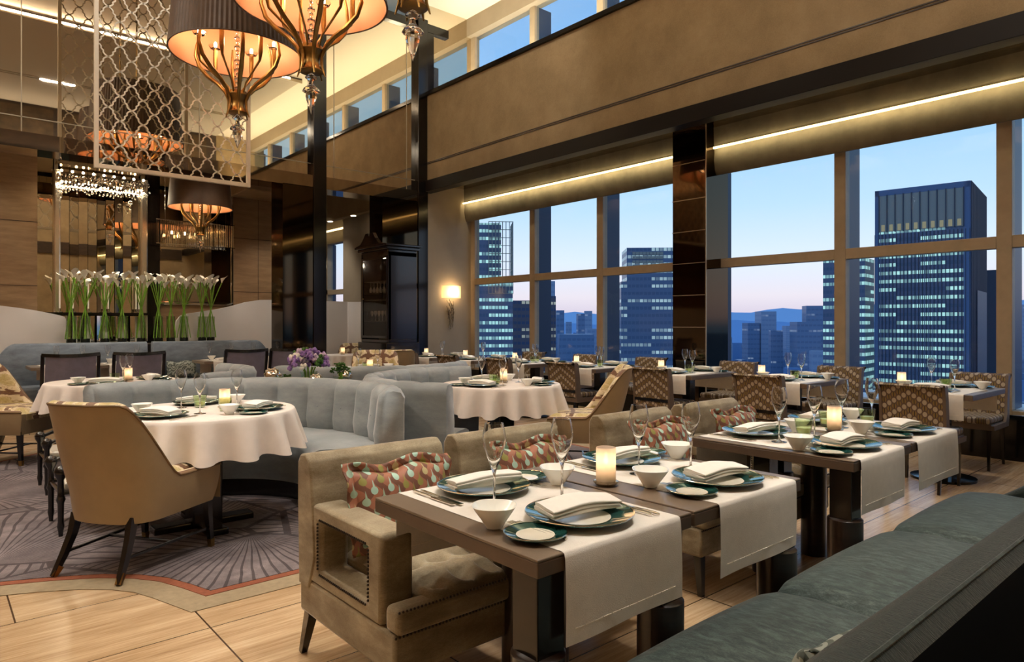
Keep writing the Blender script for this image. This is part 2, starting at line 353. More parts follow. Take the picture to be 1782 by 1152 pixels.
# towers: rows of lit windows
def tower_mat(name, base, lit, rowh, colw, dens, strength, frac=.42, glass='#20406a'):
    m, n, p, o = newmat(name)
    x, y, v = uv(n)
    r_ = mth(n, 'DIVIDE', y, rowh); c_ = mth(n, 'DIVIDE', x, colw); ri = mth(n, 'FLOOR', r_); ci = mth(n, 'FLOOR', c_)
    fr = mth(n, 'FRACT', r_); fc = mth(n, 'FRACT', c_)
    win = mth(n, 'MULTIPLY', mth(n, 'LESS_THAN', fr, frac), mth(n, 'LESS_THAN', fc, .8))
    seg = wnoise(n, comb(n, mth(n, 'FLOOR', mth(n, 'DIVIDE', ci, 6)), ri, 3.0)); one = wnoise(n, comb(n, ci, ri, 8.0))
    on = mth(n, 'MULTIPLY', mth(n, 'LESS_THAN', seg, dens), mth(n, 'MULTIPLY_ADD', one, .8, .2))
    lev = mth(n, 'MULTIPLY', win, on)
    n.links.new(mixc(n, win, base, glass), p.inputs['Base Color']); p.inputs['Roughness'].default_value = .35
    p.inputs['Emission Color'].default_value = lin(lit); n.links.new(mth(n, 'MULTIPLY', lev, strength), p.inputs['Emission Strength'])
    return m
tower_mat('office_facade', '#4d6080', '#b4e8dc', 2.6, 1.1, .80, 1.15, glass='#375878')
tower_mat('office_facade_dim', '#4a6688', '#c0dcd8', 2.6, 1.4, .62, .75, glass='#36587c')
tower_mat('office_facade_warm', '#4c4d62', '#d8dcc0', 2.6, 1.6, .45, .55)
tower_mat('haze_facade', '#5f7da2', '#c8d8e8', 7, 5, .22, .35, .35, '#516f96')  # distance haze put into the base colours, paler and bluer than near towers
tower_mat('haze_facade_pale', '#8299b8', '#d8e0e8', 7, 5, .15, .3, .35, '#738cb0')
plain('tower_blue', '#48648a', .5); plain('tower_dark', '#1e2f45', .5); plain('rooftop_louver', '#8d8c84', .5)
emit('roof_glow', '#b8a070', .35)
# ground with haze painted as blue colour, plus sparse lights
m, n, p, o = newmat('city_ground')
vo = n.nodes.new('ShaderNodeTexVoronoi'); vo.inputs['Scale'].default_value = .05; oc = objc(n); n.links.new(oc, vo.inputs['Vector'])
sc = n.nodes.new('ShaderNodeSeparateColor'); n.links.new(vo.outputs['Color'], sc.inputs[0])
n.links.new(ramp(n, sc.outputs[0], ((0, '#33496a'), (.5, '#46607f'), (1, '#5c7492'))), p.inputs['Base Color']); p.inputs['Roughness'].default_value = .9
li = mth(n, 'MULTIPLY', mth(n, 'LESS_THAN', vo.outputs['Distance'], .12), mth(n, 'GREATER_THAN', sc.outputs[1], .72))
p.inputs['Emission Color'].default_value = lin('#ffd9b0'); n.links.new(mth(n, 'MULTIPLY', li, 1.2), p.inputs['Emission Strength'])
plain('mountain_far_haze', '#a9bfe0', .9); plain('mountain_near_haze', '#7f9fcd', .9); plain('haze_blue', '#6387b8', .9)  # haze painted as lighter blue on ridges and far blocks

# ------------------------------------------------------------------ mesh builder
class M:
    def __init__(s): s.v = []; s.f = []; s.uv = None; s.mi = []; s.cur = 0
    def add(s, vs, fs):
        b = len(s.v); s.v += [tuple(x) for x in vs]; s.f += [tuple(b+i for i in f) for f in fs]; s.mi += [s.cur]*len(fs); return s
    def box(s, x0, x1, y0, y1, z0, z1, rot=0, pivot=None):
        vs = [(x, y, z) for z in (z0, z1) for y in (y0, y1) for x in (x0, x1)]
        if rot:
            cx, cy = pivot or ((x0+x1)/2, (y0+y1)/2); c, n = math.cos(rot), math.sin(rot)
            vs = [(cx+(x-cx)*c-(y-cy)*n, cy+(x-cx)*n+(y-cy)*c, z) for x, y, z in vs]
        return s.add(vs, [(0, 2, 3, 1), (4, 5, 7, 6), (0, 1, 5, 4), (2, 6, 7, 3), (0, 4, 6, 2), (1, 3, 7, 5)])
    def lathe(s, prof, n=24, c=(0, 0, 0), close=False, sq=0):
        b = len(s.v); m = len(prof)
        for i in range(n):
            a = 2*PI*i/n; k = 1.0
            for r, z in prof: s.v.append((c[0]+r*k*math.cos(a), c[1]+r*k*math.sin(a), c[2]+z))
        cnt = m if close else m-1
        for i in range(n):
            i2 = (i+1) % n
            for j in range(cnt):
                j2 = (j+1) % m
                r1, r2 = prof[j][0], prof[j2][0]
                A, B, C_, D = b+i*m+j, b+i2*m+j, b+i2*m+j2, b+i*m+j2
                if r1 < 1e-6 and r2 < 1e-6: continue
                if r1 < 1e-6: s.f.append((A, C_, D))
                elif r2 < 1e-6: s.f.append((A, B, C_))
                else: s.f.append((A, B, C_, D))
                s.mi.append(s.cur)
        return s
    def tube(s, pts, r, n=8, caps=True, sx=1.0, sy=1.0, closed=False):
        P = [Vector(p) for p in pts]; m = len(P); rs = r if isinstance(r, (list, tuple)) else [r]*m
        b = len(s.v); up0 = None
        for i, p in enumerate(P):
            if closed: t = (P[(i+1) % m]-P[i-1]).normalized()
            else: t = (P[min(i+1, m-1)]-P[max(i-1, 0)]).normalized()
            if up0 is None:
                up0 = Vector((0, 0, 1)) if abs(t.z) < .9 else Vector((1, 0, 0))
            a = up0 - t*up0.dot(t)
            if a.length < 1e-5: a = Vector((0, 1, 0))
            a.normalize(); up0 = a; c = t.cross(a)
            for k in range(n):
                q = 2*PI*(k+.5 if n == 4 else k)/n
                s.v.append(tuple(p + a*math.cos(q)*rs[i]*sx + c*math.sin(q)*rs[i]*sy))
        for i in range(m if closed else m-1):
            i2 = (i+1) % m
            for k in range(n): s.f.append((b+i*n+k, b+i*n+(k+1) % n, b+i2*n+(k+1) % n, b+i2*n+k)); s.mi.append(s.cur)
        if caps and not closed:
            s.f.append(tuple(b+k for k in range(n))[::-1]); s.f.append(tuple(b+(m-1)*n+k for k in range(n))); s.mi += [s.cur]*2
        return s
    def sphere(s, c, r, n=14, m=8, sz=None, sy=None):
        sz = sz or r; sy = sy or r
        prof = [(max(0, math.sin(PI*j/m)), -math.cos(PI*j/m)) for j in range(m+1)]; prof[0] = (0, -1); prof[-1] = (0, 1)
        b = len(s.v); s.lathe(prof, n)
        for i in range(b, len(s.v)): x, y, z = s.v[i]; s.v[i] = (c[0]+x*r, c[1]+y*sy, c[2]+z*sz)
        return s
    def grid(s, fn, nu, nv, cu=False, cv=False, flip=False):
        b = len(s.v); 
        for i in range(nu):
            for j in range(nv):
                s.v.append(tuple(fn(i/(nu if cu else nu-1), j/(nv if cv else nv-1))))
        for i in range(nu if cu else nu-1):
            for j in range(nv if cv else nv-1):
                q = (b+i*nv+j, b+((i+1) % nu)*nv+j, b+((i+1) % nu)*nv+(j+1) % nv, b+i*nv+(j+1) % nv)
                s.f.append(q[::-1] if flip else q); s.mi.append(s.cur)
        return s
    def prism(s, poly, z0, z1):
        b = len(s.v); k = len(poly)
        for z in (z0, z1):
            for x, y in poly: s.v.append((x, y, z))
        s.f.append(tuple(b+i for i in range(k))[::-1]); s.f.append(tuple(b+k+i for i in range(k))); s.mi += [s.cur]*2
        for i in range(k): s.f.append((b+i, b+(i+1) % k, b+k+(i+1) % k, b+k+i)); s.mi.append(s.cur)
        return s
    def xf(s, mat, start=0):
        for i in range(start, len(s.v)): s.v[i] = tuple(mat @ Vector(s.v[i]))
        return s
    def build(s, name, mats, parent=None, smooth=True, bev=0, seg=2, sub=0, kind=None, uvfn=None, ang=40, loc=None, rot=None):
        me = bpy.data.meshes.new(name); me.from_pydata(s.v, [], s.f); me.validate(); 
        if not isinstance(mats, (list, tuple)): mats = [mats]
        for x in mats: me.materials.append(MATS[x] if isinstance(x, str) else x)
        if len(mats) > 1 and len(me.polygons) == len(s.mi): me.polygons.foreach_set('material_index', s.mi)
        import bmesh
        bm = bmesh.new(); bm.from_mesh(me); bmesh.ops.recalc_face_normals(bm, faces=bm.faces)
        ul = bm.loops.layers.uv.new('UVMap')
        for f in bm.faces:
            nn = f.normal; ax = max(range(3), key=lambda i: abs(nn[i]))
            for l in f.loops:
                co = l.vert.co
                if uvfn: l[ul].uv = uvfn(co)
                else: l[ul].uv = (co.y, co.z) if ax == 0 else ((co.x, co.z) if ax == 1 else (co.x, co.y))
            f.smooth = smooth
        if smooth:
            ca = math.radians(ang)
            for e in bm.edges:
                if len(e.link_faces) == 2 and e.calc_face_angle(0) > ca: e.smooth = False
        bm.to_mesh(me); bm.free()
        o = bpy.data.objects.new(name, me); COL.objects.link(o)
        if parent: o.parent = parent
        if kind: o['kind'] = kind
        if loc: o.location = loc
        if rot: o.rotation_euler = rot
        if bev:
            b = o.modifiers.new('bevel', 'BEVEL'); b.width = bev; b.segments = seg; b.limit_method = 'ANGLE'; b.angle_limit = R(35); b.harden_normals = False
        if sub:
            q = o.modifiers.new('sub', 'SUBSURF'); q.levels = sub; q.render_levels = sub
        return o

def tag(o, label, cat, group=None, kind=None):
    o['label'] = label; o['category'] = cat
    if group: o['group'] = group
    if kind: o['kind'] = kind
    return o
def thing(name, label, cat, loc=(0, 0, 0), rz=0, group=None):
    o = bpy.data.objects.new(name, None); COL.objects.link(o); o.location = loc; o.rotation_euler = (0, 0, rz); o.empty_display_size = .1
    return tag(o, label, cat, group)
CH = {}
def kids(o): return [c for c in COL.objects if c.parent == o]
def dup(root, label, loc, rz=None, group=None, scale=None, _top=True):
    if root.name not in CH: CH[root.name] = kids(root)
    c = root.copy(); COL.objects.link(c)
    if _top:
        c.location = loc
        if rz is not None: c.rotation_euler = (root.rotation_euler[0], root.rotation_euler[1], rz)
        c['label'] = label
        if group: c['group'] = group
        if scale: c.scale = scale
    for k in CH[root.name]:
        d = dup(k, None, None, _top=False); d.parent = c
    return c
class Proto:
    """first placement moves the original, later ones copy it with its parts"""
    def __init__(s, root): s.root = root; s.used = False
    def put(s, label, loc, rz=0, group=None, scale=None):
        if not s.used:
            s.used = True; r = s.root; r.location = loc; r.rotation_euler = (r.rotation_euler[0], r.rotation_euler[1], rz); r['label'] = label
            if group: r['group'] = group
            if scale: r.scale = scale
            return r
        return dup(s.root, label, loc, rz, group, scale)
def struct(name, mb, mat, **k):
    k.setdefault('smooth', False); return mb.build(name, mat, kind='structure', **k)
# ================================================================== SETTING
VM = 10.4
struct('floor', M().box(-4, 8.0, -1.2, 18.6, -.1, 0), 'travertine')
struct('ceiling', M().box(-4, 8.3, -1.2, 12.0, CZ, CZ+.1), 'ceiling_paint')
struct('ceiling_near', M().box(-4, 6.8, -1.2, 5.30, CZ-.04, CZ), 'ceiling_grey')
struct('trim_23', M().box(-4, 6.8, 5.27, 5.30, CZ-.11, CZ-.01), 'grey_metal')
struct('trim_1', M().box(-3.5, 6.7, 1.32, 1.35, CZ-.055, CZ-.04).box(-3.5, 6.7, 1.45, 1.48, CZ-.055, CZ-.04), 'grey_metal')
struct('wall_left', M().box(-4.1, -4, -1.2, 12.4, 0, CZ), 'panel_veneer')
m_ = M().box(-4, 8.3, -1.2, -1.08, 0, CZ)
struct('wall_back', m_, 'bulkhead_fabric')
struct('trim_22', M().box(-4, 6.8, -1.08, -1.03, 5.3, CZ).box(-4, 6.8, -1.08, -1.03, 3.5, 3.85).box(-4, 6.8, -1.08, -1.03, 0, .5), 'dark_brown_wall')
mm = M()
for k in range(8): mm.box(-3.8+k*1.3, -2.6+k*1.3, -1.03, -1.0, 6.3, 7.0)
struct('trim_2', mm, 'mesh_brown')
# --- window wall
struct('wall_window', M().box(7.77, 8.12, -1.2, 10.5, 0, .40).box(7.9, 8.12, -1.2, 10.5, 3.42, 5.47).box(7.85, 8.12, -1.2, 11.4, 6.78, CZ), ['cream_wall'])
struct('baseboard_window', M().box(7.74, 7.79, -1.2, 10.4, 0, .43), 'black_lacquer', bev=.004)
struct('trim_3', M().box(8.12, 8.7, -1.2, 10.5, .38, .45), 'white_sill')
MU = [0.2, 1.86, 3.43, 5.12, 7.10, 8.66, 10.34]
def win_set(idx, v0, v1, z0, z1, tz=None):
    fr = M(); hw = .065
    fr.box(7.95, 8.06, v0-hw, v0+hw, z0, z1)
    fr.box(7.95, 8.06, v0+hw, v1-hw, z0, z0+.05)
    if tz: fr.box(7.95, 8.06, v0+hw, v1-hw, tz-.06, tz+.06)
    f = fr.build('window_%d' % idx, 'bronze_frame', kind='structure', smooth=False, bev=.006)
    M().box(8.06, 8.36, v0-.055, v0+.055, z0, z1).build('window_fin', 'blue_fin', f, smooth=False)
    g = M()
    segs = ((z0+.05, tz-.06), (tz+.06, z1)) if tz else ((z0+.05, z1),)
    for a, b in segs: g.box(8.0, 8.008, v0+hw, v1-hw, a, b)
    g.build('window_pane', 'pane_glass', f, smooth=False)
idx = 0
for a, b in zip([-1.15]+MU, MU+[10.5]):
    if b == 10.5: 
        M().box(7.95, 8.06, a-.065, a+.065, .40, 6.78).build('trim_4', 'bronze_frame', kind='structure', smooth=False); continue
    idx += 1; win_set(idx, a, b, .40, 3.42, 2.09)
    idx += 1; win_set(idx, a, b, 5.47, 6.78)
# --- bulkhead
bh = struct('wall_bulkhead', M().box(6.87, 6.99, -1.2, VM, 3.80, 5.44), 'bulkhead_fabric')
struct('trim_5', M().box(6.83, 7.02, -1.2, VM, 3.67, 3.87), 'beam_black', bev=.004)
struct('trim_6', M().box(6.83, 7.9, -1.2, VM, 5.40, 5.47), 'black_lacquer', bev=.004)
struct('trim_7', M().box(6.862, 6.872, -1.2, VM, 4.165, 4.178).box(6.862, 6.872, -1.2, VM, 4.19, 4.203), 'dark_wood')
struct('ceiling_aisle', M().box(7.0, 7.9, -1.2, VM, 3.85, 3.9), 'wavy_mirror')
pel = M(); pr_ = [(7.78, 3.85), (7.79, 3.6), (7.80, 3.52), (7.79, 3.42), (7.81, 3.30), (7.84, 3.235), (7.88, 3.24), (7.90, 3.30), (7.90, 3.85)]
b_ = len(pel.v)
for v_ in (-1.2, VM):
    for x_, z_ in pr_: pel.v.append((x_, v_, z_))
k_ = len(pr_)
for i in range(k_): pel.f.append((i, (i+1) % k_, k_+(i+1) % k_, k_+i)); pel.mi.append(0)
plain('blind_fabric', '#6e6450', .8, 0, var=.25, vs=3, bmp=.3, bs=40)
o = pel.build('roller_blind', 'blind_fabric', ang=60); tag(o, 'long gathered brown fabric blind housing running above the lower windows', 'blind')
led = M().box(7.752, 7.776, -1.2, 4.96, 3.565, 3.590).box(7.752, 7.776, 5.50, VM, 3.565, 3.590)
o = led.build('led_strip', 'led', smooth=False); tag(o, 'glowing warm strip light along the blind above the windows', 'strip light')
for v0, v1 in ((-1.2, 4.96), (5.5, 10.35)):
    area('strip_glow', (7.70, (v0+v1)/2, 3.545), .02, v1-v0, 11, (1, .84, .5), (0, R(-78), 0))
# pillar at the window: stacked smoked glass panels
pm = M(); z_ = 0
struct('trim_8', M().box(7.60, 8.12, 4.97, 5.48, 0, 3.85), 'smoked_mirror')
j_ = M()
for z_ in (.62, 1.24, 1.66, 2.08, 2.5, 2.92, 3.4): j_.box(7.592, 7.605, 4.965, 5.485, z_, z_+.008)
j_.box(7.592, 7.605, 4.960, 4.972, 0, 3.85)
struct('trim_9', j_, 'grey_metal')
# wall carrying the sconce, with the black column beside it
struct('wall_sconce', M().box(6.87, 8.0, VM, VM+.15, 0, 3.87), 'cream_wall')
struct('trim_10', M().box(6.68, 6.885, 10.28, VM+.15, 0, 6.78), 'black_lacquer', bev=.005)
struct('trim_11', M().box(5.96, 6.68, 10.30, 10.75, 0, 3.48), 'smoked_mirror')
struct('trim_12', M().box(4.70, 4.92, 10.28, VM+.3, 0, 6.75), 'black_lacquer', bev=.005)
struct('trim_13', M().box(4.20, 4.70, 10.30, 10.75, 0, 3.48), 'smoked_mirror')
# upper mirror wall
struct('wall_mirror', M().box(-4, 4.70, VM, VM+.05, 3.67, 6.6).box(4.92, 6.68, VM, VM+.05, 3.67, 6.6), 'mirror')
struct('wall_mirror_end', M().box(6.885, 8.0, VM, VM+.05, 5.47, CZ), 'mirror')
j_ = M()
for a, b in ((-4, 4.70), (4.92, 6.68)):
    for z_ in (3.87,): j_.box(a, b, VM-.006, VM+.001, z_, z_+.012)
for u_ in (0.9, 3.0, 5.10, 6.50): j_.box(u_, u_+.012, VM-.006, VM+.001, 3.68, 6.6)
struct('trim_14', j_, 'grey_metal')
struct('trim_15', M().box(-4, 7.385, VM-.06, VM+.1, 6.6, 6.75), 'black_lacquer')
struct('trim_16', M().box(6.885, 7.06, VM-.05, VM, 5.47, 6.6), 'black_lacquer')
struct('trim_17', M().box(-4, 4.70, 10.30, 10.75, 3.47, 3.67).box(4.92, 6.68, 10.30, 10.75, 3.47, 3.67), 'antique_mirror')
struct('wall_upper', M().box(-4, 8.2, 11.95, 12.05, 6.6, CZ), 'ceiling_paint')
# --- lower hall beyond
struct('ceiling_lower', M().box(-4, 8.1, 10.5, 18.6, 4.25, 4.35), 'ceiling_paint')
VB = 12.28
struct('wall_far', M().box(-4, 1.264, VB, VB+.1, 0, 4.25).box(4.105, 5.0, VB, VB+.1, 0, 4.25), 'panel_veneer')
j_ = M()
for z_ in (.9, 1.85, 2.8): j_.box(-4, 1.264, VB-.003, VB+.001, z_, z_+.008); j_.box(4.105, 5.0, VB-.003, VB+.001, z_, z_+.008)
for u_ in (.3, 4.55): j_.box(u_, u_+.006, VB-.003, VB+.001, 0, 4.2)
struct('trim_18', j_, 'dark_brown_wall')
struct('wall_behind', M().box(1.26, 4.11, VB+.08, VB+.2, 0, 4.25), 'black_lacquer')
struct('wall_far_side', M().box(4.9, 5.0, VB+.1, 18.6, 0, 4.25), 'cream_wall')
struct('wall_end', M().box(4.9, 8.2, 18.5, 18.6, 0, 4.25), 'cream_wall')
struct('wall_far_window', M().box(7.9, 8.1, 10.5, 14.6, 0, 4.25).box(7.3, 7.9, 13.0, 14.4, 0, 4.25).box(7.9, 8.1, 14.6, 18.5, 0, .42).box(7.9, 8.1, 14.6, 18.5, 3.34, 4.25), 'cream_wall')
fw = M(); 
for v_ in (14.6, 16.55, 18.3): fw.box(7.9, 8.05, v_-.09, v_+.09, .42, 3.34)
fw.box(7.9, 8.05, 14.6, 18.5, 2.03, 2.15)
f_ = fw.build('window_20', 'bronze_frame', kind='structure', smooth=False)
M().box(8.0, 8.008, 14.6, 18.5, .42, 3.34).build('window_pane', 'pane_glass', f_, smooth=False)
ff_ = M()
for v_ in (16.55, 18.3): ff_.box(8.05, 8.15, v_-.08, v_+.08, .42, 3.34)
ff_.build('window_fin', 'blue_fin', f_, smooth=False)
struct('trim_19', M().box(6.87, 7.0, 10.8, 18.4, 3.60, 4.25), 'bulkhead_fabric')
struct('trim_20', M().box(4.05, 5.05, 11.4, VB, 3.52, 4.25), 'panel_veneer', bev=.02)
o = M().box(7.70, 7.74, 14.5, 18.3, 3.60, 3.64).build('led_strip', 'led', smooth=False); tag(o, 'short glowing strip above the far window behind the dark column', 'strip light')
dl = None
for i, v_ in enumerate((12.2, 13.2, 14.3, 15.4)):
    d_ = M().lathe([(0, 0), (.045, 0), (.055, -.008), (.055, .0)], 14).build('downlight', 'downlight_disc')
    d_.location = (6.93, v_, 3.598); tag(d_, 'small recessed downlight under the far brown soffit', 'downlight', 'downlights under the far soffit')
# white wave-topped screens
scr = [(-4, 1.75), (-1, 1.72), (0.2, 1.60), (.8, 1.544), (1.065, 1.507), (1.235, 1.476), (1.445, 1.427), (1.56, 1.392), (1.602, 1.30)]
def screen(poly, label):
    mb = M(); pts = [(u, z) for u, z in poly]; n_ = len(pts); vs = []
    for y in (11.93, 11.99):
        for u, z in pts: vs.append((u, y, 0))
        for u, z in pts: vs.append((u, y, z))
    fs = []
    for i in range(n_-1):
        a, b, c, d = i, i+1, n_+i+1, n_+i; fs.append((a, b, c, d)); k = 2*n_; fs.append((k+b, k+a, k+d, k+c)); fs.append((d, c, k+c, k+d))
    for i in (0, n_-1): fs.append((i, n_+i, 3*n_+i, 2*n_+i))
    mb.add(vs, fs); o = mb.build('partition_screen', 'white_screen', ang=30); tag(o, label, 'screen'); return o
screen(scr, 'white low partition on the far left sloping down towards the vases')
screen([(3.085, 1.25), (3.10, 1.34), (3.155, 1.413), (3.27, 1.452), (3.495, 1.493), (3.698, 1.524), (3.963, 1.587), (4.207, 1.661), (4.477, 1.707), (4.841, 1.715), (5.646, 1.711), (6.142, 1.711)], 'white low partition rising in a wave behind the dark glass column')
o = M().grid(lambda a, b: (6.142+.22*math.sin(a*PI/2), 11.96-.22*(1-math.cos(a*PI/2)), 1.705*b), 14, 2).build('end_return', 'white_screen'); tag(o, 'curved white end return of the low partition beside the cabinet', 'screen')
so = o.modifiers.new('t', 'SOLIDIFY'); so.thickness = .05
# mirror composition on the far wall
t = thing('faceted_mirror', 'tall wall mirror of vertical facets between crystal side columns above the vases', 'mirror', (2.09, VB, 0))
def bb(mb, u0, u1, v0, v1, z0, z1): mb.box(u0-2.09, u1-2.09, v0-VB, v1-VB, z0, z1); return mb
bb(M(), 1.264, 1.457, VB+.0, VB+.03, 1.0, 4.2).build('side_mirror', 'mirror', t, smooth=False)
for a, b in ((1.457, 1.545), (2.631, 2.732)):
    bb(M(), a, b, VB-.10, VB+.02, 1.0, 3.62).build('side_column', 'bright_metal', t, smooth=False, bev=.02)
    bb(M(), a+.02, b-.02, VB+.02, VB+.05, 1.0, 4.1).build('column_backing', 'grey_metal', t, smooth=False)
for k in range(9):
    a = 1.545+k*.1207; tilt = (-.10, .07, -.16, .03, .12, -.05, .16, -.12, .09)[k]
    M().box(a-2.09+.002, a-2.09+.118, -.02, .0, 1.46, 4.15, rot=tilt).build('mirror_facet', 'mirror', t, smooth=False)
bb(M(), 1.30, 2.73, VB-.16, VB, 1.42, 1.46).build('shelf', 'black_lacquer', t, smooth=False)
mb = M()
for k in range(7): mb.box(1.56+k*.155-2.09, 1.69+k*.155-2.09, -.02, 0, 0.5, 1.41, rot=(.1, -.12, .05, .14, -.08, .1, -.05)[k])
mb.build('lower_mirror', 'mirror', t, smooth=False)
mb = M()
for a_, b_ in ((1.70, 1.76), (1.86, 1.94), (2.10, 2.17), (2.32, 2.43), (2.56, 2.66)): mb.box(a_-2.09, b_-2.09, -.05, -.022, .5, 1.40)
mb.build('painted_reflections', 'white_screen', t, smooth=False)  # white strips painted in place of the partition's mirror reflections
bb(M(), 2.735, 2.921, VB-.05, VB+.02, 0, 4.2).build('dark_panel', 'black_lacquer', t, smooth=False)
t = thing('wall_mirror', 'large single mirror right of the faceted one, behind the small chandelier', 'mirror', (3.51, VB, 0))
M().box(-.59, .55, -.02, .02, 1.66, 4.15).build('mirror_plate', 'mirror', t, smooth=False)
f_ = M(); f_.box(.55, .60, -.035, .02, 1.60, 4.15); f_.box(-.59, .60, -.035, .02, 1.60, 1.66); f_.build('bevel_frame', 'chrome', t, smooth=False, bev=.015)
struct('trim_21', M().box(2.92, 4.11, VB, VB+.05, 0, 1.60), 'panel_veneer')
# crystal chandelier bar at the top of the mirror
t = thing('crystal_chandelier', 'glittering crystal light bar across the top of the faceted mirror', 'chandelier', (2.09, VB-.22, 3.5))
M().box(-.62, .62, -.10, .10, .16, .20).build('top_plate', 'chrome', t, smooth=False)
bl = M(); rnd = random.Random(3)
for j in (-.07, .07):
    cr = M()
    for i in range(26):
        x_ = -.6+1.2*i/25
        h_ = .10+.05*math.sin(i*.9)+rnd.random()*.05
        cr.sphere((x_, j, .02-h_*.4), .020, 6, 4, h_*.5)
        cr.sphere((x_+.02, j, -.08-h_*.5), .012, 6, 4, .02)
        cr.tube([(x_, j, .16), (x_, j, -.05)], .002, 4)
    cr.build('crystal_drops', 'crystal', t)
for i in range(9): M().sphere((-.55+i*.1375, 0, .08), .018, 8, 6).build('bulb', 'bulb', t)
for (x_, z1) in ((.36, -.30), (-.56, -.22)):
    M().tube([(x_, .0, .1), (x_, .0, z1)], .002, 4).sphere((x_, 0, z1), .035, 10, 6).sphere((x_, 0, z1-.08), .016, 8, 5, .04).build('hanging_pendant', 'crystal', t)
l_ = bpy.data.lights.new('crystal_glow', 'AREA'); l_.shape = 'RECTANGLE'; l_.size = 1.2; l_.size_y = .1; l_.energy = 26; l_.color = (1, .85, .6); lo = bpy.data.objects.new('crystal_glow', l_); COL.objects.link(lo); lo.location = (2.09, VB-.22, 3.42)
# glass rods added before the mirror, standing in for a chandelier's reflection
t = thing('reflected_chandelier', 'reflection of a glass-stick chandelier, built as a curtain behind the small brown chandelier', 'chandelier', (3.45, VB-.25, 2.80))
rd = M()
for i in range(54):
    x_ = -.62+1.20*i/53; rd.tube([(x_, .02*math.sin(i*1.7), .18), (x_, .02*math.sin(i*1.7), -.20)], .0055, 5)
rd.build('glass_rods', 'crystal', t)
M().box(-.64, .60, -.03, .03, .17, .185).build('top_rail', 'chrome', t, smooth=False); M().box(-.64, .60, -.03, .03, -.215, -.205).build('bottom_rail', 'chrome', t, smooth=False)
M().tube([(-.5, 0, .18), (-.5, 0, 1.45)], .006, 6).tube([(.45, 0, .18), (.45, 0, 1.45)], .006, 6).build('rods_hanger', 'chrome', t)
for i in range(3): M().sphere((-.4+.2*i, .0, -.02), .014, 8, 6, .03).build('bulb', 'sconce_lamp', t)
# lights of the lower hall
for (a, b, p, an) in (((1.4, 10.9, 4.2), (1.6, 11.0, .9), 60, 70), ((3.6, 10.9, 4.2), (3.7, 11.0, .9), 60, 70), ((2.4, 11.0, 4.2), (2.4, 11.7, 1.2), 50, 60),
                      ((4.6, 11.2, 3.5), (4.7, 12.0, 1.0), 26, 80), ((.4, 11.0, 4.2), (.4, 12.1, 1.2), 36, 80), ((5.6, 10.95, 4.2), (5.8, 11.9, 1.2), 45, 80), ((6.2, 14.0, 4.2), (6.8, 15.0, .8), 90, 80), ((7.0, 12.4, 3.55), (7.4, 13.2, 1.2), 24, 80), ((5.9, 15.5, 4.2), (7.2, 16.5, 3.0), 70, 100)):
    spot('hall_beam', a, b, p*1.7, an, .8, .05)
# carpet
inner = [(-3.7, 4.6), (-1.0, 4.9), (-.2, 4.55), (.1, 4.33), (.282, 4.234), (.5, 4.136), (.694, 4.02), (.832, 3.89), (.93, 3.75), (.992, 3.59), (1.042, 3.43)]
io = inner + [(3.0, 3.42), (4.2, 3.42), (5.1, 4.0), (5.2, 5.2), (5.0, 6.4), (5.3, 7.6), (4.6, 8.8), (2.9, 9.0), (1.4, 8.7), (.8, 8.08), (.525, 7.87), (0, 7.6), (-1, 7.9), (-3.7, 7.6)]
def off(poly, d):
    n_ = len(poly); out = []
    for i in range(n_):
        p0, p1, p2 = Vector(poly[i-1]), Vector(poly[i]), Vector(poly[(i+1) % n_])
        e1 = (p1-p0).normalized(); e2 = (p2-p1).normalized(); n1 = Vector((e1.y, -e1.x)); n2 = Vector((e2.y, -e2.x)); b = (n1+n2).normalized()
        out.append(tuple(p1+b*d/max(.5, b.dot(n1))))
    return out
t = thing('carpet', 'mauve grey carpet with fan lines and a rust and beige border', 'carpet', (0, 0, 0))
M().prism(off(io, .19), .0005, .004).build('beige_border', 'carpet_beige', t, smooth=False)
M().prism(off(io, .05), .004, .0065).build('rust_border', 'carpet_rust', t, smooth=False)
M().prism(io, .0065, .009).build('pile_field', 'carpet', t, smooth=False)
# ================================================================== CITY
# positions in room axes; helper places a tower by bearing (degrees right of the room's +Y) and distance
G0 = -150.0
YAW = R(40.868)
def tower(name, label, bearing_px, dist, w, d, top, mat, turn=0, group=None, extra=None):
    """bearing_px: tangent of the bearing away from the room's diagonal, dist in m along it"""
    s_, c_ = math.sin(YAW), math.cos(YAW); X = bearing_px*dist
    x = s_*dist+c_*X; y = c_*dist-s_*X
    t = thing(name, label, 'building', (x, y, G0), -YAW+turn, group)
    M().box(-w/2, w/2, 0, d, 0, top-G0).build('tower_body', mat, t, smooth=False)
    if extra: extra(t, w, d, top-G0)
    return t
def T(px): return (px-891)/1180
def H(y, dist): return 1.3-(y-562)*dist/1180
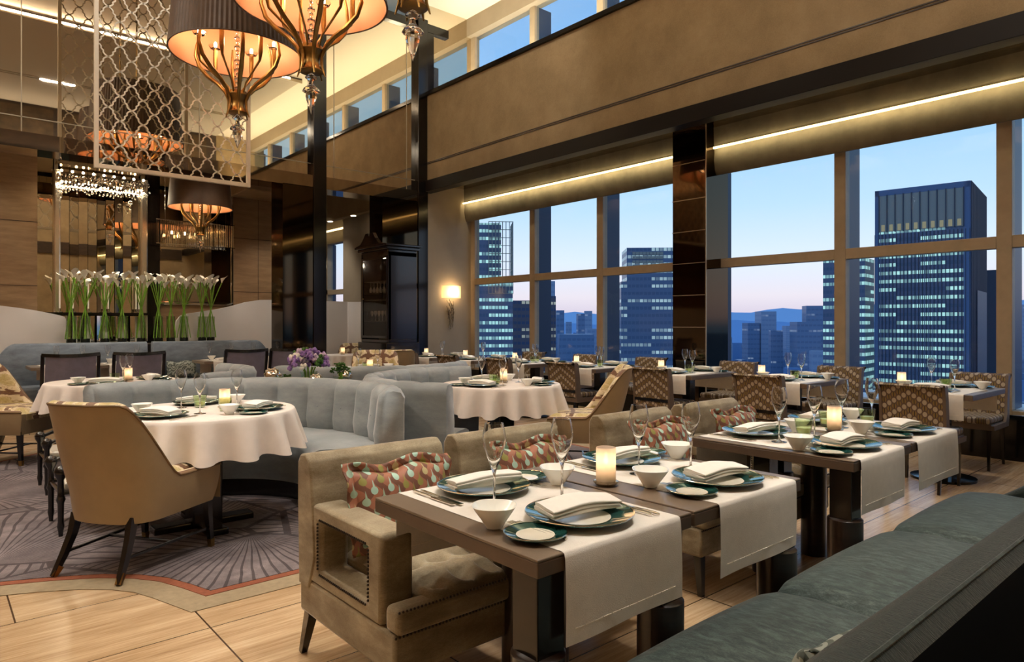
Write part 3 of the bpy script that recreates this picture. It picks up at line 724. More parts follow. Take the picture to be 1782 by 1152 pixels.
# right main tower
def ex_r(t, w, d, h):
    M().box(-w/2+1.2, w/2-1.5, -.25, 0, h-13.2, h-1.8).build('louver_field', 'rooftop_louver', t, smooth=False)
    mb = M()
    for k in range(11): x = -w/2+1.2+(w-2.7)*k/10; mb.box(x-.12, x+.12, -.6, -.2, h-13.4, h-1.6)
    mb.build('louver_ribs', 'tower_dark', t, smooth=False)
    M().box(-w/2, w/2, -.3, 0, h-1.8, h).box(w/2-1.5, w/2, -.3, 0, h-60, h).box(-w/2, -w/2+1.2, -.3, 0, h-60, h).build('crown', 'tower_blue', t, smooth=False)
    mb = M()
    for k in range(26): x = -w/2+w*k/25; mb.box(x-.08, x+.08, -.35, 0, 0, h-14)
    mb.build('mullions', 'tower_dark', t, smooth=False)
    M().box(w/2+.0, w/2+.2, 0, d, 0, h).build('side_cladding', 'tower_blue', t, smooth=False)
    mb = M()
    for k in range(24): mb.box(w/2+.2, w/2+.45, .4+k*(d-.8)/23-.15, .4+k*(d-.8)/23+.15, 0, h)
    mb.build('side_ribs', 'tower_dark', t, smooth=False)
    M().box(w/2+.45, w/2+.7, 10, d-3, 0, h-32).build('service_core', 'tower_dark', t, smooth=False)
    mb = M()
    for k in range(10): x = -w/2+1.2+(w-2.7)*(k+.5)/10; mb.box(x-.5, x+.5, -.3, -.25, h-13, h-11)
    mb.build('louver_lights', 'roof_glow', t, smooth=False)
D = 210.0
tower('office_tower', 'big blue office tower with rows of lit windows in the right-hand windows', .6027, 208.3, 25.3, 35, 43.3, 'office_facade', R(-41), extra=ex_r)
tower('office_tower', 'lower lit wing joined to the left side of the big right tower', .489, 226, 13, 12, H(446, 218), 'office_facade', R(-41))
tower('office_tower', 'dark narrow block against the right edge of the big tower', T(1722), 262, 9, 14, H(470, 262), 'tower_dark', R(-41))
# left tower with scaffold crown
def ex_l(t, w, d, h):
    mb = M()
    for k in range(8):
        x = -w/2+4+(w)*k/7
        mb.box(x-.12, x+.12, -.7, -.4, h-24, h+.5)
    for k in range(10): mb.box(-w/2+4, w/2+4, -.7, -.4, h-24+k*2.7, h-24+k*2.7+.18)
    for k in range(5):
        y = -.5+k*3
        mb.box(w/2+3.9, w/2+4.1, y-.1, y+.1, h-24, h+.5)
    for k in range(10): mb.box(w/2+3.9, w/2+4.1, -.5, 12, h-24+k*2.7, h-24+k*2.7+.18)
    mb.build('lattice_crown', 'rooftop_louver', t, smooth=False)
    M().box(-w/2, w/2+4, .5, d, 0, h-19).build('lower_body', 'office_facade', t, smooth=False)
D = 230.0
tower('office_tower', 'tall lit tower with an open lattice crown in the leftmost window', T(851), D, 8.2, 14, H(388, D), 'office_facade', R(4), extra=ex_l)
tower('office_tower', 'brownish lit block right of the lattice-crowned tower', T(908), 260, 8.0, 14, H(523, 260), 'office_facade_warm', R(3))
tower('office_tower', 'dark lit block just right of the second mullion', T(950), 270, 8, 14, H(515, 270), 'office_facade_warm', R(5))
def ex_m(t, w, d, h):
    mb = M()
    for i in range(9):
        for j in range(4): mb.box(-w/2+2+i*(w*.62)/9, -w/2+2+i*(w*.62)/9+1.1, -.3, 0, h-7+j*1.5, h-7+j*1.5+1.0)
    mb.build('crown_grid', 'rooftop_louver', t, smooth=False)
    M().box(-w/2-2, w/2+2, -.5, d, 0, h-12).build('lower_body', 'office_facade_dim', t, smooth=False)
tower('office_tower', 'broad blue tower with a gridded crown left of the dark window pillar', T(1134), 240, 17.5, 16, H(431, 240), 'office_facade_dim', R(-3), extra=ex_m)
rnd = random.Random(11)
far = [(958, 489, 16, 700, 'haze_facade_pale', 'pale slab tower behind the dark block past the second mullion'), (975, 540, 14, 800, 'haze_facade', None), (1012, 546, 12, 900, 'haze_facade', 'dark tall block in the middle of the second window'), (1024, 541, 13, 950, 'haze_facade_pale', None),
       (1004, 582, 60, 700, 'haze_facade', None), (1030, 572, 18, 800, 'haze_facade_pale', None), (1072, 526, 26, 600, 'haze_facade', 'blue block at the left shoulder of the broad tower'), (990, 560, 10, 1000, 'haze_facade_pale', None),
       (1338, 542, 27, 1000, 'haze_facade_pale', 'slim pale tower standing alone in the window right of the pillar'), (1312, 562, 22, 1000, 'haze_facade', None), (1419, 532, 30, 900, 'haze_facade', 'stepped brown-blue tower left of the big right tower'), (1408, 560, 40, 850, 'haze_facade', None), (1352, 575, 20, 900, 'haze_facade', None),
       (1775, 530, 26, 1100, 'haze_facade_pale', 'pale far tower at the right edge of the view'), (1762, 560, 20, 1000, 'haze_facade', None)]
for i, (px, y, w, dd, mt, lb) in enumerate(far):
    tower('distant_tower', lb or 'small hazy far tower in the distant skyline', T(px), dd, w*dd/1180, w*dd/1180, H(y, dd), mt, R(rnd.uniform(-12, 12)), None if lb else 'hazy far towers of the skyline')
ring = 480.0; ri = 0
while ring < 2600:
    step = 44 if ring < 1200 else 60
    px = 480 + (ri % 2)*20
    while px < 1960:
        if (820 < px < 1190 or 1235 < px < 1490 or px > 1735 or 540 < px < 640) and rnd.random() < .8:
            w = step*ring/1180*rnd.uniform(.35, .58); top = 1.3-rnd.uniform(28, 92)-(ring < 700)*20 + (rnd.random() < .10)*34
            X, Z = T(px)*ring, ring
            if not any(abs(T(f[0])*f[3]-X) < (f[2]*f[3]/1180+w)*.75 and abs(f[3]-Z) < (f[2]*f[3]/1180+w)*.9 for f in far):
                tower('distant_block', 'small hazy city block low in the distance beyond the windows', T(px), ring, w, w*.7, min(top, -8), rnd.choice(['haze_facade', 'haze_facade_pale', 'haze_blue', 'haze_facade']), R(rnd.uniform(-18, 18)), 'low city blocks in the haze')
        px += step
    ring *= 1.10; ri += 1
o = M().box(-9000, 9000, -9000, 9000, G0-1, G0).build('city_ground', 'city_ground', smooth=False, kind='structure')
def ridge(dist, base, amp, seed, mat, label):
    rr = random.Random(seed); mb = M(); n_ = 120; pts = []
    ph = [rr.uniform(0, 6) for _ in range(6)]
    for i in range(n_):
        a = R(-70)+R(140)*i/(n_-1); b = YAW+a
        h = base+amp*(.5*math.sin(a*7+ph[0])+.3*math.sin(a*17+ph[1])+.2*math.sin(a*41+ph[2])+.12*math.sin(a*90+ph[3]))
        pts.append((math.sin(b), math.cos(b), h))
    def fn(a, c):
        p = pts[round(a*(n_-1))]; k = dist+(c-.5)*dist*.25; hh = {0: G0, 1: G0}.get(c, p[2])
        return (p[0]*k, p[1]*k, hh)
    mb.grid(fn, n_, 3); o = mb.build('mountain_range', mat, ang=180); tag(o, label, 'mountains'); return o
ridge(7500, 150, 90, 5, 'mountain_far_haze', 'pale far mountain range on the horizon')
ridge(5200, 20, 50, 9, 'mountain_near_haze', 'nearer blue ridge below the far mountains')
# ================================================================== CHANDELIERS, SCREEN
def chandelier(name, label, loc, k=1.0, pleats=True, group=None):
    t = thing(name, label, 'chandelier', loc, 0, group)       # origin: centre of the shade's bottom rim
    Rr = .72*k; hgt = .86*k; N = 180
    def rr(i): return Rr*(1+(.006 if i % 2 else -.006)) if pleats else Rr
    mb = M(); mb.grid(lambda a, b: (rr(round(a*N))*(1-.10*b)*math.cos(2*PI*a), rr(round(a*N))*(1-.10*b)*math.sin(2*PI*a), hgt*b), N, 2, cu=True)
    mb.build('shade_outside', 'shade_brown', t, ang=180 if not pleats else 20)
    mb = M(); mb.grid(lambda a, b: ((Rr-.012)*(1-.10*b)*math.cos(2*PI*a), (Rr-.012)*(1-.10*b)*math.sin(2*PI*a), hgt*b), 64, 2, cu=True)
    mb.grid(lambda a, b: ((Rr*.9)*b*math.cos(2*PI*a), (Rr*.9)*b*math.sin(2*PI*a), hgt*.98), 64, 2, cu=True)
    mb.build('shade_lining', 'copper_lining', t, ang=60)
    mb = M(); mb.tube([(Rr*math.cos(2*PI*i/64), Rr*math.sin(2*PI*i/64), .0) for i in range(64)], .009*k, 6, closed=True); mb.build('rim', 'shade_brown', t)
    body = M().lathe([(0, -.40), (.05, -.40), (.105, -.42), (.115, -.46), (.085, -.52), (.078, -.58), (.10, -.64), (.118, -.66), (.10, -.67), (.02, -.67), (0, -.67)][::-1], 24)
    body.xf(Matrix.Scale(k, 4)); body.build('body', 'brass', t)
    for i in range(6):
        a = 2*PI*(i+.3)/6; r_ = [(.135, -.71), (.105, -.62), (.10, -.52), (.14, -.42), (.22, -.33), (.34, -.24), (.44, -.13), (.485, .0), (.47, .12), (.44, .22)]
        pts = [(r*k*math.cos(a), r*k*math.sin(a), z*k) for r, z in r_]
        M().tube(pts, [x*k for x in (.006, .014, .018, .022, .025, .026, .024, .021, .017, .012)], 8, sx=1.0, sy=.8).build('arm', 'brass', t)
        b = 2*PI*(i+.8)/6; cx, cy = .40*k*math.cos(b), .40*k*math.sin(b)
        if i % 1 == 0:
            c_ = M().tube([(0.09*k*math.cos(b), .09*k*math.sin(b), -.48*k), (.15*k*math.cos(b), .15*k*math.sin(b), -.34*k), (.29*k*math.cos(b), .29*k*math.sin(b), -.22*k), (cx*.97, cy*.97, -.13*k), (cx, cy, -.04*k), (cx, cy, .14*k)], [x*k for x in (.010, .010, .011, .014, .026, .026)], 8).build('candle_tube', 'brass', t)
            M().lathe([(.02*k, 0), (.055*k, .015*k), (.075*k, .05*k), (.07*k, .052*k), (.05*k, .022*k), (.0, .01*k)], 12, (cx, cy, .14*k)).build('bobeche', 'crystal', c_)
            M().sphere((cx, cy, .205*k), .019*k, 10, 7, .036*k).build('bulb', 'bulb', c_)
    cr = M(); z = -.38
    while z < .8: cr.sphere((0, 0, z*k), (.022+.016*(int(z*20) % 2))*k, 8, 5, .028*k); z += .052
    cr.build('crystal_stem', 'crystal', t)
    fn = M().lathe([(0, -.67), (.03, -.69), (.06, -.72), (.02, -.75), (.03, -.79), (.075, -.83), (.085, -.85), (.05, -.86), (.055, -.90), (.035, -.97), (.015, -1.03), (0, -1.07)], 10)
    fn.xf(Matrix.Scale(k, 4)); fn.build('finial', 'crystal', t, ang=20)
    M().tube([(0, 0, hgt), (0, 0, (CZ-loc[2]) if loc[1] < VM else (4.25-loc[2]))], .012*k, 6).build('suspension_rod', 'brass', t)
    for i in range(4):
        a = 2*PI*(i+.5)/4
        l_ = bpy.data.lights.new('bulb_glow', 'POINT'); l_.energy = (8 if k > .9 else 3.5); l_.color = (1, .76, .50); l_.shadow_soft_size = .05
        lo = bpy.data.objects.new('bulb_glow', l_); COL.objects.link(lo); lo.parent = t; lo.location = (.40*k*math.cos(a), .40*k*math.sin(a), .30*k)
    return t
for loc, lb in (((2.82, 4.42, 4.37), 'pleated drum chandelier mostly above the frame, only its crystal finial showing near the black column'), ((2.80, 6.18, 4.37), 'pleated drum chandelier with copper lining at the top centre, nearer of the two'),
                ((2.71, 7.95, 4.37), 'pleated drum chandelier with copper lining hanging before the lattice screen')):
    chandelier('chandelier', lb, loc, 1.0)
chandelier('chandelier', 'smaller smooth brown drum chandelier low behind the lattice screen', (3.18, 10.95, 3.05), .63, False)

t = thing('lattice_screen', 'tall cream trellis screen hanging behind the chandeliers', 'screen', (2.345, 9.0, 3.08))
sw, sh = .885, 3.9
fr = M(); fr.box(-sw, -sw+.045, -.025, .025, 0, sh); fr.box(sw-.045, sw, -.025, .025, 0, sh); fr.box(-sw+.045, sw-.045, -.025, .025, 0, .05); fr.box(-sw+.045, sw-.045, -.025, .025, sh-.05, sh)
fr.build('frame', 'lattice_paint', t, smooth=False, bev=.004)
la = M(); cw, chh = .243, .29
def wig(tq):
    q = tq % 1.0
    return -.014*math.sin(2*PI*q)+(.010*math.sin(6*PI*q) if .333 < q < .667 else 0)
nx = int(2*sw/cw)+1; nz = int(sh/chh)+1
for sgn in (1, -1):
    for k in range(-nz-2, nx+nz+2):
        pts = []
        x0 = -sw+.02 + k*cw
        steps = int(2*(nz+1)); 
        for i in range(steps*12+1):
            tq = i/12; px = x0+sgn*tq*cw/2; pz = tq*chh/2
            dx, dz = sgn*cw/2, chh/2; L = math.hypot(dx, dz); w_ = wig(tq)
            qx, qz = px-dz/L*w_*sgn, pz+abs(dx)/L*w_
            inside = -sw+.04 < qx < sw-.04 and .04 < qz < sh-.04
            if inside: pts.append((qx, 0, qz))
            else:
                if len(pts) > 1: la.tube(pts, .0105, 4, sy=.9)
                pts = []
        if len(pts) > 1: la.tube(pts, .0105, 4, sy=.9)
la.build('lattice', 'lattice_paint', t, smooth=False)
M().tube([(-.6, 0, sh), (-.6, 0, CZ-3.08)], .006, 6).tube([(.6, 0, sh), (.6, 0, CZ-3.08)], .006, 6).build('hanging_wire', 'grey_metal', t)

# sconce
t = thing('wall_sconce', 'lit parchment sconce over tangled silver twigs on the cream wall', 'wall lamp', (7.455, VM, 1.88))
M().grid(lambda a, b: (-.22+.44*a if a < 2 else 0, -.045-.10*math.sin(PI*a), -.115+.23*b), 18, 2).build('lamp_shade', 'parchment_shade', t)
M().box(-.05, .05, -.02, 0, -.10, .10).build('backplate', 'grey_metal', t, smooth=False)
rnd = random.Random(5)
for i in range(16):
    z0 = -.12-rnd.random()*.25; x0 = rnd.uniform(-.10, .10); x1 = rnd.uniform(-.12, .12)*(.8); z1 = max(-.70, z0-rnd.uniform(.2, .4)); x1 *= 1 - (abs(z1)-.2)*.9
    M().tube([(x0, -.035, z0), ((x0+x1)/2+rnd.uniform(-.02, .02), -.05, (z0+z1)/2), (x1, -.03, z1)], .006, 5).build('twig', 'silver', t)
M().sphere((0, -.06, .0), .03, 10, 8).build('bulb', 'sconce_lamp', t)
l_ = bpy.data.lights.new('sconce_glow', 'POINT'); l_.energy = 16; l_.color = (1, .72, .42); l_.shadow_soft_size = .05; lo = bpy.data.objects.new('sconce_glow', l_); COL.objects.link(lo); lo.parent = t; lo.location = (0, -.065, 0)

# glass cabinet
t = thing('display_cabinet', 'tall dark glazed cabinet with pediment and hanging wine glasses', 'cabinet', (5.90, 9.94, 0))   # local x: depth (-.30..+.23), y: -.45..+.44
c0 = M(); c0.box(-.36, .26, -.49, .45, 0, .98); c0.build('base_cupboard', 'cabinet_wood', t, smooth=False, bev=.008)
c1 = M(); c1.box(-.30, .23, -.45, -.43, 1.03, 2.45); c1.box(-.30, .23, .40, .44, 1.03, 2.45); c1.box(.20, .23, -.43, .40, 1.03, 2.45); c1.box(-.30, .23, -.45, .44, .98, 1.03); c1.box(-.30, .23, -.45, .44, 2.38, 2.48)
for y in (-.45, .39): c1.box(-.31, -.25, y, y+.05, 1.03, 2.4)
c1.build('carcass', 'cabinet_wood', t, smooth=False, bev=.004)
co = M(); co.box(-.36, .26, -.50, .47, 2.48, 2.53); co.box(-.40, .28, -.54, .50, 2.53, 2.57)
co.build('cornice', 'cabinet_wood', t, smooth=False, bev=.01)
pd = M(); pts = [(-.46, 0), (-.30, .03), (-.20, .11), (-.12, .20), (-.04, .20), (0, .14), (.04, .20), (.12, .20), (.20, .11), (.30, .03), (.46, 0)]
n_ = len(pts); pd.add([(x, y, 2.57+z) for x in (-.40, -.34) for y, z in pts], [tuple(range(n_))[::-1], tuple(range(n_, 2*n_))]+[(i, i+1, n_+i+1, n_+i) for i in range(n_-1)]+[(n_-1, 0, n_, 2*n_-1)])
pd.build('pediment', 'cabinet_wood', t, smooth=False)
dr = M(); dr.box(-.315, -.295, -.44, -.40, 1.05, 2.38); dr.box(-.315, -.295, .36, .40, 1.05, 2.38); dr.box(-.315, -.295, -.40, .36, 1.05, 1.09); dr.box(-.315, -.295, -.40, .36, 2.34, 2.38)
d_ = dr.build('door', 'cabinet_wood', t, smooth=False); M().box(-.308, -.302, -.40, .36, 1.09, 2.34).build('door_pane', 'cabinet_glass', d_, smooth=False); M().sphere((-.325, .34, 1.7), .012).build('knob', 'brass', d_)
for z in (1.32, 1.68, 1.98): M().box(-.28, .20, -.43, .40, z, z+.015).build('shelf', 'shelf_dark', t, smooth=False)
pr_g = [(.0, 0), (.03, 0), (.006, .006), (.003, .07), (.014, .09), (.028, .13), (.022, .17), (.020, .17), (.026, .13), (.012, .092), (0, .085)]
gl = M().lathe([(r, -z) for r, z in pr_g], 10).build('hanging_glass', 'stemware'); gp = Proto(gl); tag(gl, 'x', 'glass')
for r in range(3):
    for i in range(7): gp.put('upside-down wine glass hanging on the cabinet upper rack', (5.70+.13*r, 9.58+.11*i, 1.98-.001), 0, 'glasses hanging in the cabinet')
gl2 = M().lathe(pr_g, 10).build('stemmed_glass', 'stemware'); gp = Proto(gl2); tag(gl2, 'x', 'glass')
for r in range(2):
    for i in range(6): gp.put('stemmed glass standing on the cabinet middle shelf', (5.70+.13*r, 9.60+.12*i, 1.333), 0, 'glasses standing in the cabinet')
o = M().box(-.10, .10, -.07, .07, 0, .05).build('book', 'book_leather', bev=.004); o.location = (5.74, 9.8, 1.031); tag(o, 'thick book lying at the bottom of the glazed cabinet', 'book')
l_ = bpy.data.lights.new('cabinet_light', 'POINT'); l_.energy = 5; l_.color = (1, .95, .85); l_.shadow_soft_size = .03; lo = bpy.data.objects.new('cabinet_light', l_); COL.objects.link(lo); lo.parent = t; lo.location = (-.1, 0, 2.3)

# ================================================================== TABLES
def rect_table(label, u0, u1, v0, v1, mode, group, runs):
    cu, cv = (u0+u1)/2, (v0+v1)/2; t = thing('dining_table', label, 'table', (cu, cv, 0), 0, group)
    a, b = (u1-u0)/2, (v1-v0)/2
    M().box(-a+.002, a-.002, -b, b, .742, .75).build('tabletop', 'table_leather', t, smooth=False, bev=.003)
    M().box(-a+.002, a-.002, -b, b, .705, .742).build('top_edge', 'table_edge', t, smooth=False, bev=.003)
    if mode == 'near':
        legs = {'l': [(-a+.06, -b+.06), (a-.07, -b+.06), (a-.07, b-.08)], 'r': [(a-.06, -b+.06), (-a+.07, b-.08)], 'L': [(-a+.06, -b+.06), (a-.07, b-.08)], 'R': [(-a+.07, b-.08), (.05, b-.12)]}[runs[0]]
        for x, y in legs:
            M().box(x-.045, x+.045, y-.045, y+.045, .50, .705).box(x-.045, x+.045, y-.045, y+.045, .1, .50).build('leg', 'black_wood', t, smooth=False, bev=.003)
            M().lathe([(0, 0), (.068, 0), (.068, .50), (.06, .505), (0, .505)], 24, (x, y, 0)).build('leg_sleeve', 'dark_wood', t)
    else:
        M().lathe([(0, 0), (.24, 0), (.24, .02), (.06, .035), (0, .035)], 32).build('base_disc', 'black_lacquer', t)
        M().box(-.05, .05, -.05, .05, .03, .705).build('pedestal', 'black_wood', t, smooth=False, bev=.004)
    return t
def runner(label, x0, x1, y0, y1, axis, drop, group, wob=0, d2=None):
    """cloth strip; runs along y (axis 'y') or x, hangs over both ends"""
    w = (x1-x0) if axis == 'y' else (y1-y0); L = (y1-y0) if axis == 'y' else (x1-x0); cx, cy = (x0+x1)/2, (y0+y1)/2
    th = .0018; zt = .7515
    r = .010; path = []; d2 = d2 or drop
    path += [(-L/2-.008, zt-drop), (-L/2-.010, zt-drop*.6), (-L/2-.009, zt-drop*.25), (-L/2-.007, zt-.015), (-L/2-.004, zt-.003), (-L/2+.004, zt)]
    n_in = 8
    for i in range(1, n_in): path.append((-L/2+L*i/n_in, zt))
    path += [(L/2-.004, zt), (L/2+.004, zt-.003), (L/2+.007, zt-.015), (L/2+.009, zt-d2*.25), (L/2+.010, zt-d2*.6), (L/2+.008, zt-d2)]
    k = len(path); rnd = random.Random(round(x0*100)+7)
    ph = rnd.random()*6
    def fn(a, b):
        i = b*(k-1); i0 = min(int(i), k-1); p = path[i0]; X = -w/2+w*a
        hang = max(0, (zt-p[1]))/max(drop, .01)
        oo = (.004*math.sin(ph+a*7)+.002)*hang*(1 if p[0] > 0 else -1)
        q = (X+(.004*math.sin(ph*2+p[0]*3)*hang), p[0]+oo+.0*a, p[1])
        return (q[0]+0, q[1], q[2]) if axis == 'y' else (q[1], -q[0], q[2])
    t = thing('table_runner', label, 'runner', (cx, cy, 0), 0, group)
    M().grid(fn, 14, k).build('cloth', 'linen', t, ang=80, rot=None)
    kk = t.children if False else None
    for s_ in (-1, 1):
        hm = M(); dd = drop if s_ < 0 else d2
        for i in range(12):
            a0, a1 = -w/2+.03+(w-.06)*i/12, -w/2+.03+(w-.06)*(i+1)/12-.004
            yy = s_*(L/2+.0125)
            z0 = zt-dd+.035
            if axis == 'y': hm.box(a0, a1, min(yy, yy+s_*.0015), max(yy, yy+s_*.0015), z0, z0+.003)
            else: hm.box(min(yy, yy+s_*.0015), max(yy, yy+s_*.0015), a0, a1, z0, z0+.003)
        hm.build('hemstitch', 'linen_hem', t, smooth=False)
    return t
FT = [(1.07, 1.685, 'nearest front table', 'l', 1.155, 1.62), (1.695, 2.35, 'second front table', 'r', 1.82, 2.30), (2.79, 3.405, 'third front table', 'L', 2.84, 3.30), (3.415, 4.07, 'fourth front table', 'R', 3.46, 4.02)]
for u0, u1, nm, sd, r0, r1 in FT:
    rect_table('brown leather-topped square table, the '+nm, u0, u1, 1.148, 1.90, 'near', 'front row tables', (sd,))
    runner('ivory linen runner draped over the '+nm, r0, r1, 1.148, 1.90, 'y', .225, 'runners of the front row')
WV = [1.60, 2.88, 4.10, 5.42, 6.62, 7.78, 8.86]
WN = ['first window table from the right', 'second window table from the right', 'window table right of the pillar', 'window table left of the pillar', 'fifth window table from the right', 'sixth window table from the right', 'last window table below the sconce']
for v0, nm in zip(WV, WN):
    rect_table('small dark-edged table, the '+nm, 6.0, 6.88, v0, v0+.66, 'ped', 'window row tables', None)
    runner('ivory runner hanging at both ends of the '+nm, 6.0, 6.88, v0+.06, v0+.60, 'x', .20, 'runners of the window row')

# round tables
def round_table(u, v, r, label, clabel, seed):
    t = thing('round_table', label, 'table', (u, v, 0), 0, 'round tables')
    M().lathe([(0, .715), (r-.02, .715), (r, .725), (r-.01, .742), (0, .742)], 48).build('tabletop', 'dark_wood', t)
    M().box(-.09, .09, -.09, .09, .03, .715).build('pedestal', 'black_wood', t, smooth=False, bev=.01)
    M().box(-.30, .30, -.06, .06, 0.0, .05).box(-.06, .06, -.30, .30, 0.001, .049).build('foot_cross', 'black_wood', t, smooth=False, bev=.01)
    rnd = random.Random(seed); ph = rnd.random()*6; nf = 17
    rings = [(0, .7445), (.5, .7445), (.9, .7445), (1.0, .7445), (1.012, .738), (1.02, .72), (1.028, .68), (1.036, .62), (1.045, .56), (1.05, .505)]
    def fn(a, b):
        i = round(b*(len(rings)-1)); k, z = rings[i]; th = 2*PI*a
        hang = max(0, (.735-z)/.22); w_ = math.sin(nf*th+ph+.7*math.sin(3*th+ph)); w_ = w_*(.75+.25*math.sin(5*th))
        w_ = math.copysign(abs(w_)**.7, w_); rr = r*k*(1+.085*hang*w_)+.03*hang; return (rr*math.cos(th), rr*math.sin(th), z-.012*hang*w_)
    o = M().grid(fn, 240, len(rings), cu=True).build('tablecloth', 'round_cloth', ang=180); o.location = (u, v, 0); tag(o, clabel, 'tablecloth', 'round tablecloths')
RT = [(1.35, 4.58, .55, 'front round table'), (4.0, 4.78, .54, 'right round table'), (1.36, 7.42, .55, 'back left round table'), (3.95, 7.16, .52, 'back middle round table'), (5.60, 10.95, .38, 'far small round table')]
for i, (u, v, r, nm) in enumerate(RT):
    round_table(u, v, r, 'round pedestal table hidden under cloth, the '+nm, 'pale rose cloth with soft folds on the '+nm, 21+i)

# ================================================================== CURVED BANQUETTES
def arc_banquette(label, u, v, a0, a1, rin=1.16, seat_in=.66, mat='sage_velvet', nch=None, top=.85, name='curved_banquette'):
    a0, a1 = R(a0), R(a1); t = thing(name, label, 'banquette', (u, v, 0), 0, 'curved banquettes')
    span = a1-a0; nch = nch or max(3, round(span*1.2/.285)); NA = nch*8
    def chan(a): return abs(math.sin(PI*a*nch))**.42
    prof = [(rin+.02, .40), (rin-.03, .44), (rin-.045, .55), (rin-.03, .66), (rin-.02, .76), (rin-.01, top-.04), (rin+.015, top-.01), (rin+.05, top), (rin+.10, top-.01), (rin+.125, top-.05), (rin+.12, top-.09), (rin+.12, .12)]
    def fn(a, b):
        i = round(b*(len(prof)-1)); r, z = prof[i]; th = a0+span*a; ch = chan(a)
        if i <= 7: r -= .042*ch*(1 if i < 6 else .5); 
        if 6 <= i <= 8: z += .008*ch
        return (r*math.cos(th), r*math.sin(th), z)
    mb = M().grid(fn, NA+1, len(prof))
    for e in (0, NA):
        b = e*len(prof); mb.f.append(tuple(b+i for i in range(len(prof)))); mb.mi.append(0)
    mb.build('backrest', mat, t, ang=70)
    sp = [(seat_in+.03, .14), (seat_in+.01, .30), (seat_in, .40), (seat_in+.02, .45), (seat_in+.08, .472), (seat_in+.25, .475), (rin+.03, .462), (rin+.03, .14)]
    NS = 40
    def fs(a, b):
        i = round(b*(len(sp)-1)); r, z = sp[i]; th = a0+span*a; return (r*math.cos(th), r*math.sin(th), z)
    mb = M().grid(fs, NS+1, len(sp))
    for e in (0, NS):
        b = e*len(sp); mb.f.append(tuple(b+i for i in range(len(sp)))); mb.mi.append(0)
    mb.build('seat', mat, t, ang=60)
    pp = [(seat_in+.07, 0), (seat_in+.07, .14), (rin+.10, .14), (rin+.10, 0)]
    mb = M().grid(lambda a, b: (pp[round(b*3)][0]*math.cos(a0+span*a), pp[round(b*3)][0]*math.sin(a0+span*a), pp[round(b*3)][1]), NS+1, 4)
    mb.build('plinth', 'black_wood', t, smooth=False)
    for c in range(nch):
        th = a0+span*(c+.5)/nch; r = rin-.068
        M().sphere((r*math.cos(th), r*math.sin(th), .645), .011, 8, 6).build('button', mat, t)
    return t
arc_banquette('blue-grey channelled curved banquette wrapping the front round table', 1.35, 4.60, -36, 112)
arc_banquette('blue-grey curved banquette wrapping the right round table', 3.82, 4.66, 64, 213, rin=1.02, seat_in=.64)
arc_banquette('pale curved banquette at the back left round table', 1.36, 7.40, -66, 22, rin=1.16)
arc_banquette('grey curved banquette with its back to us round the back middle table', 3.95, 7.30, 195, 318, rin=1.14)

# long dark banquettes under the flowers
def straight_banquette(label, u0, u1, ends):
    t = thing('long_banquette', label, 'banquette', ((u0+u1)/2, 11.2, 0), 0, 'long banquettes below the vases'); L = (u1-u0)/2
    n = 60
    def top(a):
        x = a*2*L; z = 1.02
        if ends[0] and x < .30: z = .66+.36*math.sin(PI/2*min(1, x/.30))
        if ends[1] and 2*L-x < .28: z = .70+.32*math.sin(PI/2*min(1, (2*L-x)/.28))
        return z
    P_ = lambda a: [(-.02, .40), (-.06, .48), (-.05, .70), (-.02, top(a)-.03), (.03, top(a)), (.10, top(a)), (.13, top(a)-.03), (.13, 0)]
    mb = M().grid(lambda a, b: (-L+2*L*a, P_(a)[round(b*7)][0], P_(a)[round(b*7)][1]), n, 8)
    for e in (0, n-1): mb.f.append(tuple(e*8+i for i in range(8))); mb.mi.append(0)
    mb.build('backrest', 'slate_velvet', t, ang=60)
    M().box(-L, L, -.50, -.02, .14, .46).build('seat', 'slate_velvet', t, bev=.04, seg=3)
    M().box(-L+.02, L-.02, -.46, .08, 0, .14).build('plinth', 'black_wood', t, smooth=False)
    for sgn, on in ((-1, ends[0]), (1, ends[1])):
        if on: M().box(sgn*L-.06, sgn*L+.06, -.50, .0, .10, .70).build('arm', 'slate_velvet', t, bev=.04, seg=3)
straight_banquette('long slate velvet banquette on the left below the vases', .62, 2.50, (1, 0))
straight_banquette('long slate velvet banquette right half below the vases', 2.58, 4.40, (0, 1))
o = M().box(1.2, 3.75, 11.36, 11.80, 0, .985).build('planter_ledge', 'shelf_dark', bev=.01); tag(o, 'dark ledge behind the long banquettes carrying the flower vases', 'ledge')
for i, (u0, u1, nm) in enumerate(((.98, 2.42, 'left back table'), (3.0, 4.55, 'right back table'))):
    t = thing('dining_table', 'wood-topped rectangular table before the long banquette, '+nm, 'table', ((u0+u1)/2, 10.45, 0), 0, 'back row tables'); a = (u1-u0)/2
    M().box(-a, a, -.30, .30, .71, .75).build('tabletop', 'table_leather', t, smooth=False, bev=.004)
    for s_ in (-1, 1):
        M().box(s_*(a-.25)-.05, s_*(a-.25)+.05, -.05, .05, .03, .71).build('pedestal', 'black_wood', t, smooth=False); M().lathe([(0, 0), (.2, 0), (.2, .03), (0, .03)], 20, (s_*(a-.25), 0, 0)).build('base_disc', 'black_lacquer', t)
    for j in range(2):
        r0 = u0+.12+j*(a); runner('ivory runner on the %s, %s strip' % (nm, ('left', 'right')[j]), r0, r0+.5, 10.15, 10.75, 'y', .2, 'runners of the back row')

